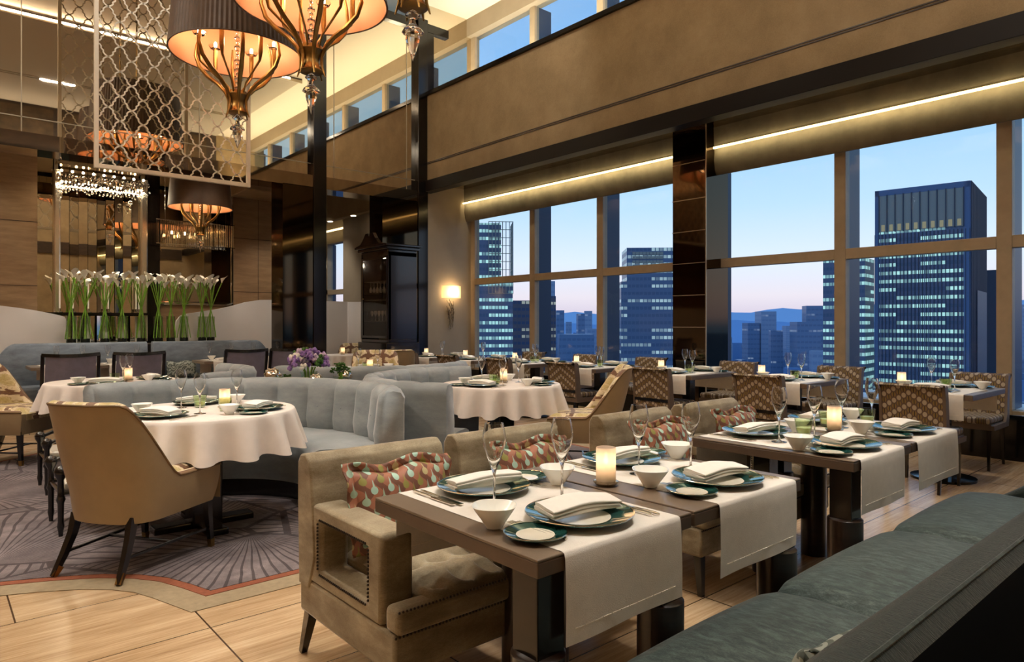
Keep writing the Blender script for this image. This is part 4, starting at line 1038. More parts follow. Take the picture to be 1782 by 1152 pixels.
# ================================================================== CHAIRS
def lav_chair():
    t = thing('framed_chair', 'x', 'chair')         # faces +y, back at y=-.22
    def bk(a, z): return -.20-.05*math.sin(PI*a)-.10*max(0, (z-.45)/.47)
    fr = M(); W_ = .27
    def st(pts, r=.02): fr.tube(pts, r, 4, sx=1.3, sy=.8)
    for s_ in (-1, 1): st([(s_*W_, bk(0, z), z) for z in (.0, .3, .45, .6, .75, .92)])
    st([(-W_-.01+2*(W_+.01)*a, bk(a, .92), .92-.015*math.sin(PI*a)) for a in [i/10 for i in range(11)]], .022)
    st([(-W_+2*W_*a, bk(a, .5), .5) for a in [i/8 for i in range(9)]])
    fr.build('frame', 'black_wood', t, smooth=False)
    M().grid(lambda a, b: (-W_*.9+1.8*W_*a, bk(a, .52+.38*b)+.012, .52+.375*b), 10, 6).grid(lambda a, b: (-W_*.9+1.8*W_*a, bk(a, .52+.38*b)-.014, .52+.375*b), 10, 6, flip=True).build('back_panel', 'lavender_velvet', t)
    M().box(-.26, .26, -.20, .27, .38, .48).build('seat', 'lavender_velvet', t, bev=.03, seg=3)
    for s_ in (-1, 1): M().tube([(s_*.24, .24, 0), (s_*.24, .24, .38)], [.014, .022], 4).build('leg', 'black_wood', t, smooth=False)
    return t
lp = Proto(lav_chair())
for u, nm in ((1.33, 'leftmost, beside the damask club chair'), (2.07, 'second from left, behind the back left round table'), (3.42, 'left of the pair before the right back table'), (4.05, 'right of the pair before the right back table')):
    lp.put('black-framed chair with lavender velvet back, '+nm, (u, 9.95, 0), 0, 'lavender backed chairs', scale=(1.06, 1, 1))

def club_chair():
    t = thing('club_chair', 'x', 'chair')           # faces +x
    N = 49
    def plan(s, off=0.0):
        a = s*PI/2*1.0; q = abs(s)
        if q > .45:
            k = (q-.45)/.55; x = -.10+.40*k; y = .30-.012*k
        else:
            an = q/.45*PI/2; x = -.10-.205*math.cos(an)**.75; y = .30*math.sin(an)**.8
        y = math.copysign(y, s) if s else 0
        cx, cy = -.02, 0; d = math.hypot(x-cx, y-cy); k2 = (d-off)/d
        return cx+(x-cx)*k2, cy+(y-cy)*k2
    def hh(x):
        f = min(1, max(0, (.01-x)/.27)); f = f*f*(3-2*f); return .475+.41*f
    def lean(x, z): return -max(0, z-.40)*.20*min(1, max(0, (.15-x)/.3))
    zb = .27
    def outer(a, b):
        s = -1+2*a; x, y = plan(s); z1 = hh(x); z = zb+(z1-zb)*b; sh = 1-.10*(1-b)**2*(1)
        return (x*sh+lean(x, z), y*(sh), z)
    mb = M().grid(outer, N, 9)
    # front of seat base
    mb.add([(.30, -.288, zb+.01), (.30, .288, zb+.01), (.30, .288, .455), (.30, -.288, .455)], [(0, 1, 2, 3)])
    bt = [outer(i/(N-1), 0) for i in range(N)]; mb.add(bt, [tuple(range(N))])
    mb.build('shell', 'club_leather', t, ang=60)
    def inner(a, b):
        s = -1+2*a
        if b < .26:
            k = b/.26; x, y = plan(s, .058*k); x0, _ = plan(s); z = hh(x0)+.016*math.sin(PI*k); return (x+lean(x0, z), y, z)
        k = (b-.26)/.74; x, y = plan(s, .058+.015*math.sin(PI*k)); x0, _ = plan(s); z1 = hh(x0); z = z1+(.40-z1)*k
        return (x+lean(x0, z)*(1-.0*k), y, z)
    M().grid(inner, N, 14).build('inner_upholstery', 'damask', t, ang=70, uvfn=lambda c: (c.y, c.z))
    def seat(a, b):
        x = -.24+.545*a; y = -.235+.47*b; e = min(1, min(a, 1-a)*9)*min(1, min(b, 1-b)*9); return (x, y*(1 if x > -.1 else .85), .455+.05*e**.5)
    mb = M().grid(seat, 20, 20); mb.box(-.2, .303, -.232, .232, .40, .456); mb.build('seat_cushion', 'damask', t, ang=50, uvfn=lambda c: (c.y, c.x+c.z))
    M().tube([outer(i/(N-1), 1) for i in range(N)], .006, 6).build('piping', 'piping', t)
    for x, y, dx, dy in ((.25, .24, .02, .01), (.25, -.24, .02, -.01), (-.22, .19, -.11, .03), (-.22, -.19, -.11, -.03)):
        pts = [(x, y, .30), (x+dx*.25, y+dy*.25, .18), (x+dx, y+dy, .0)]
        if x < 0: pts = [(x, y, .30), (x+dx*.2, y+dy*.2, .20), (x+dx*.55, y+dy*.6, .10), (x+dx, y+dy, 0)]
        l = M().tube(pts, [.03, .025, .022, .016][:len(pts)] if x < 0 else [.028, .023, .017], 4).build('leg', 'black_wood', t, smooth=False)
        M().tube([(pts[-1][0]-dx*.28*(1 if x < 0 else .3), pts[-1][1]-dy*.28, .045), (pts[-1][0], pts[-1][1], 0.0)], [.0215, .0175], 4).build('brass_foot', 'brass', l, smooth=False)
    M().tube([(.26, .24, .11), (-.27, .205, .11)], .009, 4).tube([(.26, -.24, .11), (-.27, -.205, .11)], .009, 4).tube([(0, .222, .11), (0, -.222, .11)], .009, 4).build('stretcher', 'black_wood', t, smooth=False)
    return t
cp = Proto(club_chair())
def face(u, v, tu, tv): return math.atan2(tv-v, tu-u)
for u, v, a, nm in ((.89, 4.15, R(33), 'nearest on the left, tan back to us'), (.62, 7.92, R(-42), 'at the left edge showing its patterned inside'),
                    (4.40, 4.12, R(135), 'in profile right of the right round table'), (4.55, 8.05, R(240), 'facing us across the back middle table'), (5.2, 8.75, R(70), 'dim one left of the cabinet foot'),
                    (5.20, 11.40, R(-70), 'back to us left of the small far table'), (6.0, 11.4, R(235), 'facing us behind the small far table')):
    cp.put('damask and tan club chair, '+nm, (u, v, 0.009 if 3.4 < v < 9 and u < 5.2 else 0), a, 'damask club chairs', scale=(1.03, .94, 1.0) if v > 4.1 and u < 1 and v < 5 else (1.06, 1.06, 1.02))

def window_chair():
    t = thing('window_chair', 'x', 'chair')         # faces +x; back at x~-.25
    prof = [(-.30, .80), (-.305, .815), (-.29, .828), (-.265, .82), (-.25, .79), (-.235, .72), (-.225, .62), (-.22, .50), (-.215, .42)]
    W_ = .215
    def back(z0, z1, name, off=.0):
        pts = [p for p in prof if z0 <= p[1] <= z1]
        k = len(pts); mb = M(); th = .05
        mb.grid(lambda a, b: (pts[round(b*(k-1))][0], -W_+2*W_*a, pts[round(b*(k-1))][1]), 2, k)
        mb.grid(lambda a, b: (pts[round(b*(k-1))][0]+th, -W_+2*W_*a, pts[round(b*(k-1))][1]), 2, k, flip=True)
        return mb.build(name, 'oval_fabric', t, ang=50, uvfn=lambda c: (c.y, c.z))
    pf = [(-.30, .815), (-.285, .83), (-.26, .82), (-.248, .78), (-.235, .70), (-.225, .60), (-.222, .50), (-.22, .42)]
    pb = [(x+.052, z-(.0 if z < .8 else .004)) for x, z in pf]
    loop = pf+pb[::-1]; k = len(loop)
    def prism_y(loop, y0, y1, mb):
        b = len(mb.v)
        for y in (y0, y1): mb.v += [(x, y, z) for x, z in loop]
        n = len(loop); mb.f += [tuple(b+i for i in range(n)), tuple(b+n+i for i in range(n))[::-1]]+[(b+i, b+(i+1) % n, b+n+(i+1) % n, b+n+i) for i in range(n)]; mb.mi += [0]*(n+2); return mb
    prism_y(loop, -W_, W_, M()).build('backrest', 'oval_fabric', t, ang=40, uvfn=lambda c: (c.y, c.z))
    sf = [(x-.006, z+.006) for x, z in pf]; sb = [(x+.06, z-.0) for x, z in pf]
    for s_ in (-1, 1):
        l2 = [(x-.008, z+.006) for x, z in pf]+[(-.21, .36), (.24, .36), (.25, .40), (-.12, .405), (-.155, .47)]+[(x+.058, z) for x, z in pf[:-2][::-1]]
        prism_y(l2, s_*W_ if s_ > 0 else -W_-.022, W_+.022 if s_ > 0 else -W_, M()).build('side_frame', 'table_edge', t, ang=40)
    M().box(-.235, -.215, -W_, W_, .475, .505).build('cross_rail', 'black_wood', t, smooth=False)
    M().box(-.21, .25, -W_, W_, .36, .41).build('seat_rail', 'table_edge', t, smooth=False)
    M().box(-.17, .27, -W_+.003, W_-.003, .41, .47).build('seat', 'oval_fabric', t, bev=.022, seg=3, uvfn=lambda c: (c.y, c.x))
    for x, y in ((.22, .19), (.22, -.19), (-.19, .19), (-.19, -.19)):
        M().tube([(x, y, .36), (x+(.0 if x > 0 else -.05), y, 0)], [.022, .014], 4).build('leg', 'black_wood', t, smooth=False)
    return t
wp = Proto(window_chair())
for v0, nm in zip(WV, WN):
    cv = v0+.35
    wp.put('oval-patterned chair on the room side of the '+nm, (6.02, cv, 0), 0, 'patterned window table chairs')
    if nm == WN[6]: continue
    wp.put('oval-patterned chair between the window and the '+nm, (7.27, cv, 0), PI, 'patterned window table chairs')
# patterned chairs at the right end of front tables: one behind the fourth table
# velvet armchairs on the far side of the front tables
def armchair():
    t = thing('velvet_armchair', 'x', 'armchair')       # faces -y
    M().box(-.30, .30, -.34, .36, .19, .325).build('base', 'gold_velvet', t, bev=.012, seg=2)
    def tuft(a, b):
        x = -.175+.35*a*1.0; y = -.36+.60*b; d = 0
        for i in range(3):
            for j in range(4):
                px, py = -.175+.35*(i+.5)/3, -.36+.60*(j+.5)/4; d += math.exp(-((x-px)**2+(y-py)**2)/.0016)
        e = min(1, min(a, 1-a)*8)**.5*min(1, min(b, 1-b)*8)**.5
        return (x, y, .405+.055*e-.045*min(1, d)-.008*(abs(math.sin((x/.35+y/.60*1.0+.5)*3*PI))**.3<.6))
    M().grid(tuft, 34, 44).build('seat_cushion', 'gold_velvet', t, ang=180)
    M().box(-.30, .30, -.362, -.28, .325, .41).box(-.175, .175, -.28, .25, .325, .406).build('seat_front', 'gold_velvet', t, bev=.02, seg=3)
    for s_ in (-1, 1):
        y0, y1, z0, z1 = -.26, .362, .325, .62; oy0, oy1, oz0, oz1 = -.165, .19, .382, .56
        xa, xb = (.175, .30) if s_ > 0 else (-.30, -.175)
        mb = M(); mb.box(xa, xb, y0, oy0, z0, z1).box(xa, xb, oy1, y1, z0, z1).box(xa, xb, oy0, oy1, z0, oz0).box(xa, xb, oy0, oy1, oz1, z1)
        import bmesh
        # one continuous ring
        mb = M(); O = [(y0, z0), (y1, z0), (y1, z1), (y0, z1)]; I = [(oy0, oz0), (oy1, oz0), (oy1, oz1), (oy0, oz1)]
        vs = [(x, y, z) for x in (xa, xb) for y, z in O+I]; fs = []
        for k in range(4):
            k2 = (k+1) % 4; fs += [(k, k2, 4+k2, 4+k), (8+k, 8+4+k, 8+4+k2, 8+k2), (k, 8+k, 8+k2, k2), (4+k, 4+k2, 12+k2, 12+k)]
        mb.add(vs, fs); a_ = mb.build('arm', 'gold_velvet', t, bev=.022, seg=4)
        ln = M()
        for k in range(4):
            k2 = (k+1) % 4; A, B = I[k], I[k2]; n_ = int(math.hypot(A[0]-B[0], A[1]-B[1])/.012)
            for i in range(n_):
                q = (i+.5)/n_
                for xx in ((xb if s_ > 0 else xa),):
                    sgn = 1 if s_ > 0 else -1
                    yy = A[0]+(B[0]-A[0])*q; zz = A[1]+(B[1]-A[1])*q; oy = (.012 if k == 3 else -.012 if k == 1 else 0); oz = (-.012 if k == 0 else .012 if k == 2 else 0)
                    ln.sphere((xx+sgn*.001, yy+(-oy), zz+oz), .0048, 6, 4)
        ln.build('nailhead_trim', 'dark_wood', a_)
    for yy, zz in ((-.363, .405), (-.342, .318)):
        nh = M()
        for i in range(44): nh.sphere((-.295+.59*i/43, yy, zz), .0045, 6, 4)
        nh.build('front_nailheads', 'dark_wood', t)
    pts = [(.27, .30), (.22, .42), (.235, .60), (.25, .72), (.265, .775), (.30, .80), (.345, .795), (.37, .76), (.37, .60), (.36, .30)]
    k = len(pts); mb = M(); mb.grid(lambda a, b: (-.306+.612*a, pts[round(b*(k-1))][0], pts[round(b*(k-1))][1]), 2, k)
    for e in (0, 1): mb.f.append(tuple(e*k+i for i in range(k))); mb.mi.append(0)
    mb.build('backrest', 'gold_velvet', t, ang=60, bev=.008)
    for x, y, dy in ((-.27, -.31, -.01), (.27, -.31, -.01), (-.27, .32, .08), (.27, .32, .08)):
        M().tube([(x, y, .19), (x, y+dy, 0)], [.028, .017], 4).build('leg', 'black_wood', t, smooth=False)
    return t
ap = Proto(armchair())
for u, nm in ((1.40, 'nearest, at the front table'), (2.09, 'second, behind the second front table'), (3.06, 'third, behind the third front table'), (3.80, 'fourth, behind the fourth front table')):
    ap.put('gold-grey velvet armchair with open arms, '+nm, (u, 2.17, 0), 0, 'velvet armchairs')
def cushion(name, mat, w=.42, h=.27, flange=.035, thick=.055):
    mb = M(); N = 30
    def fn(sg):
        def g(a, b):
            x, y = -1+2*a, -1+2*b; e = max(0, (1-abs(x)**4)*(1-abs(y)**4))**.5
            pin = 1-.05*(1-abs(y)**2)*abs(x)**2
            wz = .010*math.sin(x*9+y*3)*(1-e)
            return (x*w/2*(1-.05*(1-abs(y))*0), sg*thick*e+wz, y*h/2*(1-.10*(1-x*x)*0)+.012*math.sin(x*5)*abs(y)**3)
        return g
    mb.grid(fn(1), N, N).grid(fn(-1), N, N, flip=True)
    o = mb.build(name, mat, ang=180, uvfn=lambda c: (c.x, c.z))
    mb2 = M(); ring = []
    n = 96
    def per(i):
        q = 4*i/n; k = int(q) % 4; f = q-int(q)
        return [(-1+2*f, -1), (1, -1+2*f), (1-2*f, 1), (-1, 1-2*f)][k]
    def fl(a, b):
        x, y = per(round(a*n) % n); k = 1+b*flange/(w/2)*1.0; ky = 1+b*flange/(h/2)
        return (x*w/2*(k if True else 1), .010*math.sin(x*9+y*3)+b*.012*math.sin(round(a*n)*.8), y*h/2*ky+.012*math.sin(x*5)*abs(y)**3)
    mb2.grid(fl, n, 4, cu=True); f_ = mb2.build('flange', mat, o, ang=180, uvfn=lambda c: (c.x, c.z)); s = f_.modifiers.new('t', 'SOLIDIFY'); s.thickness = .005
    return o
cu = cushion('throw_cushion', 'teardrop_print'); tag(cu, 'x', 'cushion'); cu.rotation_euler = (R(-14), 0, 0); cpz = Proto(cu)
for (u, z, rz, nm) in ((1.42, .60, .06, 'nearest armchair'), (2.12, .60, .03, 'second armchair'), (3.10, .60, -.05, 'third armchair'), (3.86, .60, .04, 'fourth armchair')):
    cpz.put('rust and aqua teardrop-print flanged cushion leaning in the '+nm, (u, 2.285, z), rz, 'teardrop cushions')
cu = cushion('throw_cushion', 'grey_stripe_print', .40, .24, .0, .06); tag(cu, 'x', 'cushion'); cu.rotation_euler = (R(-12), 0, 0); c2 = Proto(cu)
c2.put('grey striped cushion on the long banquette, left of two', (2.50, 11.02, .60), .05, 'striped cushions'); c2.put('grey striped cushion on the long banquette, right of two', (2.93, 11.02, .60), -.05, 'striped cushions')

# foreground green banquette
t = thing('green_banquette', 'long green velvet banquette with puffy seats in the foreground', 'banquette', (2.65, .75, 0))
def puff(x0, x1, label):
    def fn(a, b):
        prof_n = 25; y = None
        th = b
        pts = [(.395, .18), (.405, .30), (.40, .385), (.375, .425), (.33, .445), (.22, .458), (.05, .455), (-.12, .448), (-.30, .44)]
        i = b*(len(pts)-1); i0 = int(min(i, len(pts)-2)); f = i-i0; y = pts[i0][0]*(1-f)+pts[i0+1][0]*f; z = pts[i0][1]*(1-f)+pts[i0+1][1]*f
        e = min(1, min(a, 1-a)*9); k = (1-(1-e)**2.2)**.5
        return (x0+(x1-x0)*a, y-.02*(1-k), z-.045*(1-k)+.012*math.sin(PI*a))
    return M().grid(fn, 44, 33)
for x0, x1 in ((-1.385, -.545), (-.54, .44), (.445, 1.42)): puff(x0, x1, '').build('seat_cushion', 'green_velvet', t, ang=180)
M().box(-1.48, 1.40, -.35, .36, .02, .36).build('seat_base', 'green_velvet', t, smooth=False)
bp = [(-.24, .40), (-.245, .55), (-.265, .70), (-.28, .78), (-.30, .825), (-.335, .85), (-.375, .848), (-.40, .828)]
bq = [(-.40, .828), (-.43, .80), (-.47, .70), (-.50, .55), (-.50, .0)]
k = len(bp)
def bfn(a, b):
    y, z = bp[round(b*(len(bp)-1))]; return (-2.25+3.75*a, y, z)
M().grid(bfn, 40, k).build('backrest', 'ribbed_green', t, ang=70)
M().grid(lambda a, b: (-2.25+3.75*a, bq[round(b*4)][0], bq[round(b*4)][1]), 2, 5).build('shaded_rear_panel', 'rear_shade_black', t, ang=70)
M().tube([bfn(i/39, 6/(k-1)) for i in range(40)], .004, 5).build('seam_piping', 'green_velvet', t)
M().box(-1.56, -1.40, -.26, .075, .1, .61).build('near_arm', 'green_velvet', t, bev=.06, seg=5)
ae = [(.26, .40), (.20, .44), (.12, .50), (.04, .585), (-.05, .68), (-.15, .76), (-.26, .825), (-.36, .85), (-.44, .80), (-.46, .40)]
mb = M(); n_ = len(ae)
prof_e = [(0.0, -.03), (.015, -.008), (.04, 0), (.11, 0), (.135, -.008), (.15, -.03), (.15, -1), (0, -1)]
def efn(a, b):
    y, z = ae[round(a*(n_-1))]; x, dz = prof_e[round(b*7)]; return (1.44+x, y, z+dz if dz > -1 else .05)
mb.grid(efn, n_, 8, cv=True); 
for e in (0, n_-1): mb.f.append(tuple(e*8+i for i in range(8))); mb.mi.append(0)
mb.build('far_arm', 'ribbed_green', t, ang=80)
cu = cushion('throw_cushion', 'grey_stripe_print', .34, .24, .0, .055); tag(cu, 'pale striped cushion just peeping over the green banquette arm', 'cushion'); cu.location = (1.40, .60, .56); cu.rotation_euler = (R(18), 0, R(-10))

# low bag stools beside the near club chair
def stool():
    t = thing('bag_stool', 'x', 'stool')
    M().box(-.19, .19, -.19, .19, .27, .315).build('cushion', 'cream_plate', t, bev=.015, seg=3)
    for x in (-.21, .21):
        for y in (-.21, .21):
            M().lathe([(0, 0), (.012, 0), (.014, .03), (.020, .06), (.016, .09), (.018, .20), (.026, .22), (.018, .25), (.018, .34), (.034, .37), (.038, .395), (.024, .42), (0, .43)], 10, (x, y, 0)).build('turned_leg', 'black_wood', t)
    for y in (-.21, .21): M().tube([(-.21+.42*i/10, y, .38+.06*math.sin(PI*i/10)) for i in range(11)], .014, 6).tube([(-.20, y, .26), (.20, y, .26)], .014, 6).build('scroll_rail', 'black_wood', t)
    for x in (-.21, .21): M().tube([(x, -.2, .26), (x, .2, .26)], .012, 6).build('side_rail', 'black_wood', t)
    return t
sp_ = Proto(stool())
sp_.put('low black turned-wood bag stool with white pad behind the near club chair', (.90, 6.33, .009), 0, 'bag stools'); sp_.put('second bag stool mostly hidden behind the near club chair', (.83, 5.10, .009), 0, 'bag stools')
# ================================================================== TABLEWARE
rnd = random.Random(17)
TZ = .7536
def mk(name, cat): 
    t = thing(name, 'x', cat); return t
# flute: foot, stem, tulip bowl
fl_pr = [(0, 0), (.034, 0), (.034, .0018), (.012, .005), (.0042, .012), (.0034, .05), (.0036, .095), (.006, .108), (.018, .14), (.030, .172), (.0355, .198), (.0335, .222), (.0275, .25),
         (.0265, .25), (.0325, .222), (.0345, .198), (.029, .172), (.0165, .142), (.0045, .116), (0, .113)]
o = M().lathe(fl_pr, 28).build('champagne_flute', 'flute_glass', ang=60); tag(o, 'x', 'glass'); P_FL = Proto(o)
t = mk('charger_plate', 'plate')
M().lathe([(0, .004), (.086, .004), (.094, .007), (.150, .020), (.1525, .0215), (.1505, .018), (.095, .0), (0, 0)], 56).build('glass_rim', 'teal_glaze', t)
M().lathe([(0, .0065), (.084, .0065), (.088, .0072), (.086, .0045), (0, .0045)], 48).build('white_center', 'cream_plate', t)
M().lathe([(.1505, .0205), (.1535, .022), (.1525, .0235), (.1498, .0222)], 56, close=True).build('silver_edge', 'silver', t)
em = M()
for i in range(5): a = .3+i*.02; em.tube([(.112*math.cos(a+PI/3), .112*math.sin(a+PI/3), .0145), ((.122+.004*(i % 2))*math.cos(a+PI/3), (.122+.004*(i % 2))*math.sin(a+PI/3), .0165)], .0012, 4)
em.build('gold_emblem', 'gold_trim', t)
P_CH = Proto(t)
t = mk('bread_plate', 'plate')
M().lathe([(0, .003), (.048, .003), (.054, .005), (.080, .012), (.0825, .013), (.081, .010), (.052, .0), (0, 0)], 44).build('glass_rim', 'teal_glaze', t)
M().lathe([(0, .0055), (.047, .0055), (.050, .006), (.048, .0035), (0, .0035)], 36).build('white_center', 'cream_plate', t)
M().lathe([(.0805, .0125), (.0828, .0135), (.082, .0148), (.080, .0138)], 44, close=True).build('silver_edge', 'silver', t)
P_BR = Proto(t)
# bowl, slightly squared
bw = M().lathe([(0, 0), (.022, 0), (.024, .004), (.034, .020), (.053, .046), (.0615, .0585), (.0625, .060), (.060, .060), (.050, .047), (.030, .022), (.018, .010), (0, .008)], 40)
for i, (x, y, z) in enumerate(bw.v):
    a = math.atan2(y, x); k = 1+.05*max(0, (z-.02)/.05)*(-math.cos(4*a)); bw.v[i] = (x*k, y*k, z)
o = bw.build('porcelain_bowl', 'porcelain'); tag(o, 'x', 'bowl'); P_BO = Proto(o)
# napkin: soft folded stack
t = mk('folded_napkin', 'napkin')
def nap(l0, l1, w, h0, h1, sh=0):
    def fn(a, b):
        x = l0+(l1-l0)*a; q = 2*PI*b; e = 3.6
        cy = math.copysign(abs(math.cos(q))**(2/e), math.cos(q))*w/2; cz = math.copysign(abs(math.sin(q))**(2/e), math.sin(q))*(h1-h0)/2+(h0+h1)/2
        cy += .010*math.sin(a*3.0-.7)+sh; k = 1-.10*a; lift = .006*math.sin(PI*a)-.0035*math.cos(a*6)
        return (x, cy*k, max(.0, cz*(1-.18*a)+lift*(cz/(h1+.001))+.004*math.sin(cy*40)*(cz > h0+.004)))
    mb = M().grid(fn, 16, 40, cv=True)
    for e in (0, 15): mb.f.append(tuple(e*40+i for i in range(40))); mb.mi.append(0)
    return mb
nap(-.105, .115, .082, 0, .014).build('lower_fold', 'napkin_linen', t, ang=75)
nap(-.112, .108, .086, .0125, .026, .001).build('middle_fold', 'napkin_linen', t, ang=75)
nap(-.110, .112, .084, .0245, .038).build('upper_fold', 'napkin_linen', t, ang=75)
em = M()
for i in range(7): em.box(.0+i*.0075, .0045+i*.0075, -.006+.002*(i % 2), .004, .0425, .0433)
P_NA = Proto(t)
def fork():
    o = M(); o.tube([(0, -.095, .002), (0, -.05, .0035), (0, .02, .0045), (0, .045, .004)], [.0052, .0042, .0028, .0035], 6, sy=.0001+1, sx=.5)
    def hd(a, b): return (-.011+.022*a, .045+.02*b, .004-.003*math.sin(PI*a)*.5+.0)
    o.box(-.0105, .0105, .047, .062, .0025, .0042)
    for x in (-.009, -.003, .003, .009): o.box(x-.0014, x+.0014, .062, .096, .003, .0045)
    return o.build('fork', 'silver', ang=50)
o = fork(); tag(o, 'x', 'fork'); P_FO = Proto(o)
o = M().tube([(0, -.105, .004), (0, -.09, .005), (0, -.02, .0045), (0, .0, .004)], [.004, .0058, .0050, .0042], 6, sx=.7).box(-.0012, .0012, 0, .115, 0, .016).build('knife', 'silver', ang=50)
o.data.transform(Matrix.Translation((0, 0, 0))); tag(o, 'x', 'knife'); P_KN = Proto(o)
for v_ in o.data.vertices:     # lay the blade flat
    x, y, z = v_.co
    if y > -.0001 and abs(x) < .0013: v_.co = (z-.008, y, .002+(x+.0012))
# candle lamp
t = mk('candle_holder', 'candle')
M().lathe([(0, 0), (.032, 0), (.036, .004), (.043, .010), (.043, .014), (.030, .017), (0, .017)], 32).build('metal_base', 'silver', t)
M().lathe([(.0335, .016), (.0335, .125), (.0325, .128), (.0315, .125), (.0315, .016)], 32).build('frosted_cylinder', 'frost_glass', t)
M().lathe([(0, .018), (.018, .018), (.018, .038), (0, .040)], 20).build('candle', 'candle_wax', t)
M().lathe([(.0185, .018), (.029, .020), (.027, .032), (.0195, .036)], 16).build('green_moss', 'moss', t)
M().lathe([(0, .066), (.005, .074), (.0085, .086), (.005, .100), (0, .112)], 12).build('flame', 'flame', t)
M().tube([(0, 0, .04), (0, 0, .066)], .001, 4).build('wick', 'black_gravel', t)
l_ = bpy.data.lights.new('flame_glow', 'POINT'); l_.energy = 0.12; l_.color = (1, .78, .52); l_.shadow_soft_size = .012
lo = bpy.data.objects.new('flame_glow', l_); COL.objects.link(lo); lo.parent = t; lo.location = (0, 0, .09)
P_CA = Proto(t)
# tumblers
t = mk('glass_tumbler', 'glass')
M().lathe([(0, 0), (.028, 0), (.031, .012), (.038, .045), (.043, .082), (.0415, .082), (.036, .045), (.029, .016), (0, .012)], 28).build('tumbler_glass', 'green_glass', t)
M().lathe([(0, .0125), (.0285, .0165), (.0345, .040), (0, .0405)], 24).build('lime_water', 'lime_water', t)
P_TU = Proto(t)

def seat(u, v, ang, desc, grp, zt=TZ, full=True, tum=False, kn=2, cz=0):
    """place setting; local +y points to the table centre, origin at the table edge in front of the diner"""
    c_, s_ = math.cos(ang), math.sin(ang)
    def w(x, y): return (u+x*c_-y*s_, v+x*s_+y*c_)
    j = lambda k=.004: rnd.uniform(-k, k)
    x, y = w(j(), .162+j()); P_CH.put('teal-rimmed charger plate at the '+desc, (x, y, zt), rnd.uniform(0, 6) if full else 0, 'charger plates')
    P_NA.put('white folded napkin at the '+desc, (x, y, zt+.0225), ang+rnd.uniform(-.12, .04)-.12, 'folded napkins', scale=(1.10, 1.12, .82))
    x, y = w(-.205+j(), .125+j()); P_BR.put('small teal-rimmed bread plate at the '+desc, (x, y, zt), 0, 'bread plates')
    x, y = w(-.235+j(), .258+j()); P_BO.put('small white porcelain bowl at the '+desc, (x, y, zt), ang+PI/4, 'porcelain bowls')
    x, y = w(.115+j(), .345+j()); P_FL.put('empty champagne flute at the '+desc, (x, y, zt), 0, 'champagne flutes')
    if full:
        for i, xx in enumerate((-.163, -.180)[:kn]): x, y = w(xx*1+.004*i-.0, .15+.015*i); P_FO.put(('inner', 'outer')[i]+' fork at the '+desc, (x, y, zt+(.0 if abs(xx) < .2 else 0)), ang, 'forks')
        for i, xx in enumerate((.170, .190)[:kn]): x, y = w(xx, .15-.012*i); P_KN.put(('inner', 'outer')[i]+' knife at the '+desc, (x, y, zt), ang, 'knives')
    if tum: x, y = w(.02+j(.02), .40+j(.02)); P_TU.put('green glass tumbler at the '+desc, (x, y, zt), 0, 'green tumblers')
for (u0, u1, nm, sd, r0, r1), cu, tm in zip(FT, (1.385, 2.065, 3.08, 3.74), (0, 0, 1, 1)):
    seat(cu, 1.148, 0, 'banquette side of the '+nm, '', tum=False)
    seat(cu, 1.90, PI, 'armchair side of the '+nm, '', tum=False)
P_CA.put('lit frosted candle lamp between the first and second front tables', (1.745, 1.53, .751), 0, 'candle lamps')
P_CA.put('lit frosted candle lamp between the third and fourth front tables', (3.46, 1.52, .7536), 0, 'candle lamps')
for u, v, nm in ((3.22, 1.56, 'beside the candle of the third front table, left of it'), (3.60, 1.62, 'just right of the candle lamp on the fourth front table'), (3.86, 1.52, 'holding pale lime water at the fourth front table middle')):
    P_TU.put('green glass tumbler '+nm, (u, v, TZ), 0, 'green tumblers')
for i, (v0, nm) in enumerate(zip(WV, WN)):
    cv = v0+.33
    nr = i < 4
    seat(6.0, cv, -PI/2, 'room side of the '+nm, '', full=nr, tum=i < 5, kn=1)
    seat(6.88, cv, PI/2, 'window side of the '+nm, '', full=nr, tum=i < 5, kn=1)
    P_CA.put('lit frosted candle lamp on the '+nm, (6.30, v0+.60, TZ), 0, 'candle lamps')
def rseat(k, a, desc, **kw):
    u, v, r, nm = RT[k]; a = R(a); r -= .035
    seat(u+r*math.cos(a), v+r*math.sin(a), a+PI/2, desc+' of the '+nm, '', zt=.7450, **kw)
rseat(0, 213, 'club chair side', full=True, kn=1, tum=0); rseat(0, 320, 'right end', full=True, kn=1); rseat(0, 80, 'far side', full=False, tum=1)
rseat(1, 200, 'left end', full=True, kn=1, tum=1); rseat(1, 318, 'chair side', full=True, kn=1); rseat(1, 80, 'far side', full=False, tum=1)
rseat(2, 250, 'near side', full=False, tum=1); rseat(2, 0, 'banquette side', full=False, tum=1)
rseat(3, 240, 'near side', full=False, tum=1); rseat(3, 60, 'far chair side', full=False, tum=1); 
P_CA.put('lit frosted candle lamp on the front round table', (1.47, 4.55, .745), 0); P_CA.put('lit frosted candle lamp on the right round table', (4.05, 4.80, .745), 0)
P_CA.put('lit frosted candle lamp on the back left round table', (1.46, 7.26, .745), 0); P_CA.put('lit frosted candle lamp on the back middle round table', (3.94, 7.10, .745), 0)
P_CA.put('bright candle lamp on the far small round table', (5.52, 10.9, .745), 0)
P_TU.put('green glass tumbler in front of the candle on the front round table', (1.43, 4.42, .745), 0)
for u, nm in ((1.28, 'left back table, leftmost'), (1.57, 'left back table, second'), (1.86, 'left back table, third'), (2.21, 'left back table, rightmost'), (3.17, 'right back table, leftmost'), (3.48, 'right back table, second'), (3.81, 'right back table, third'), (4.20, 'right back table, rightmost')):
    P_FL.put('champagne flute on the '+nm, (u, 10.48, TZ), 0, 'champagne flutes')
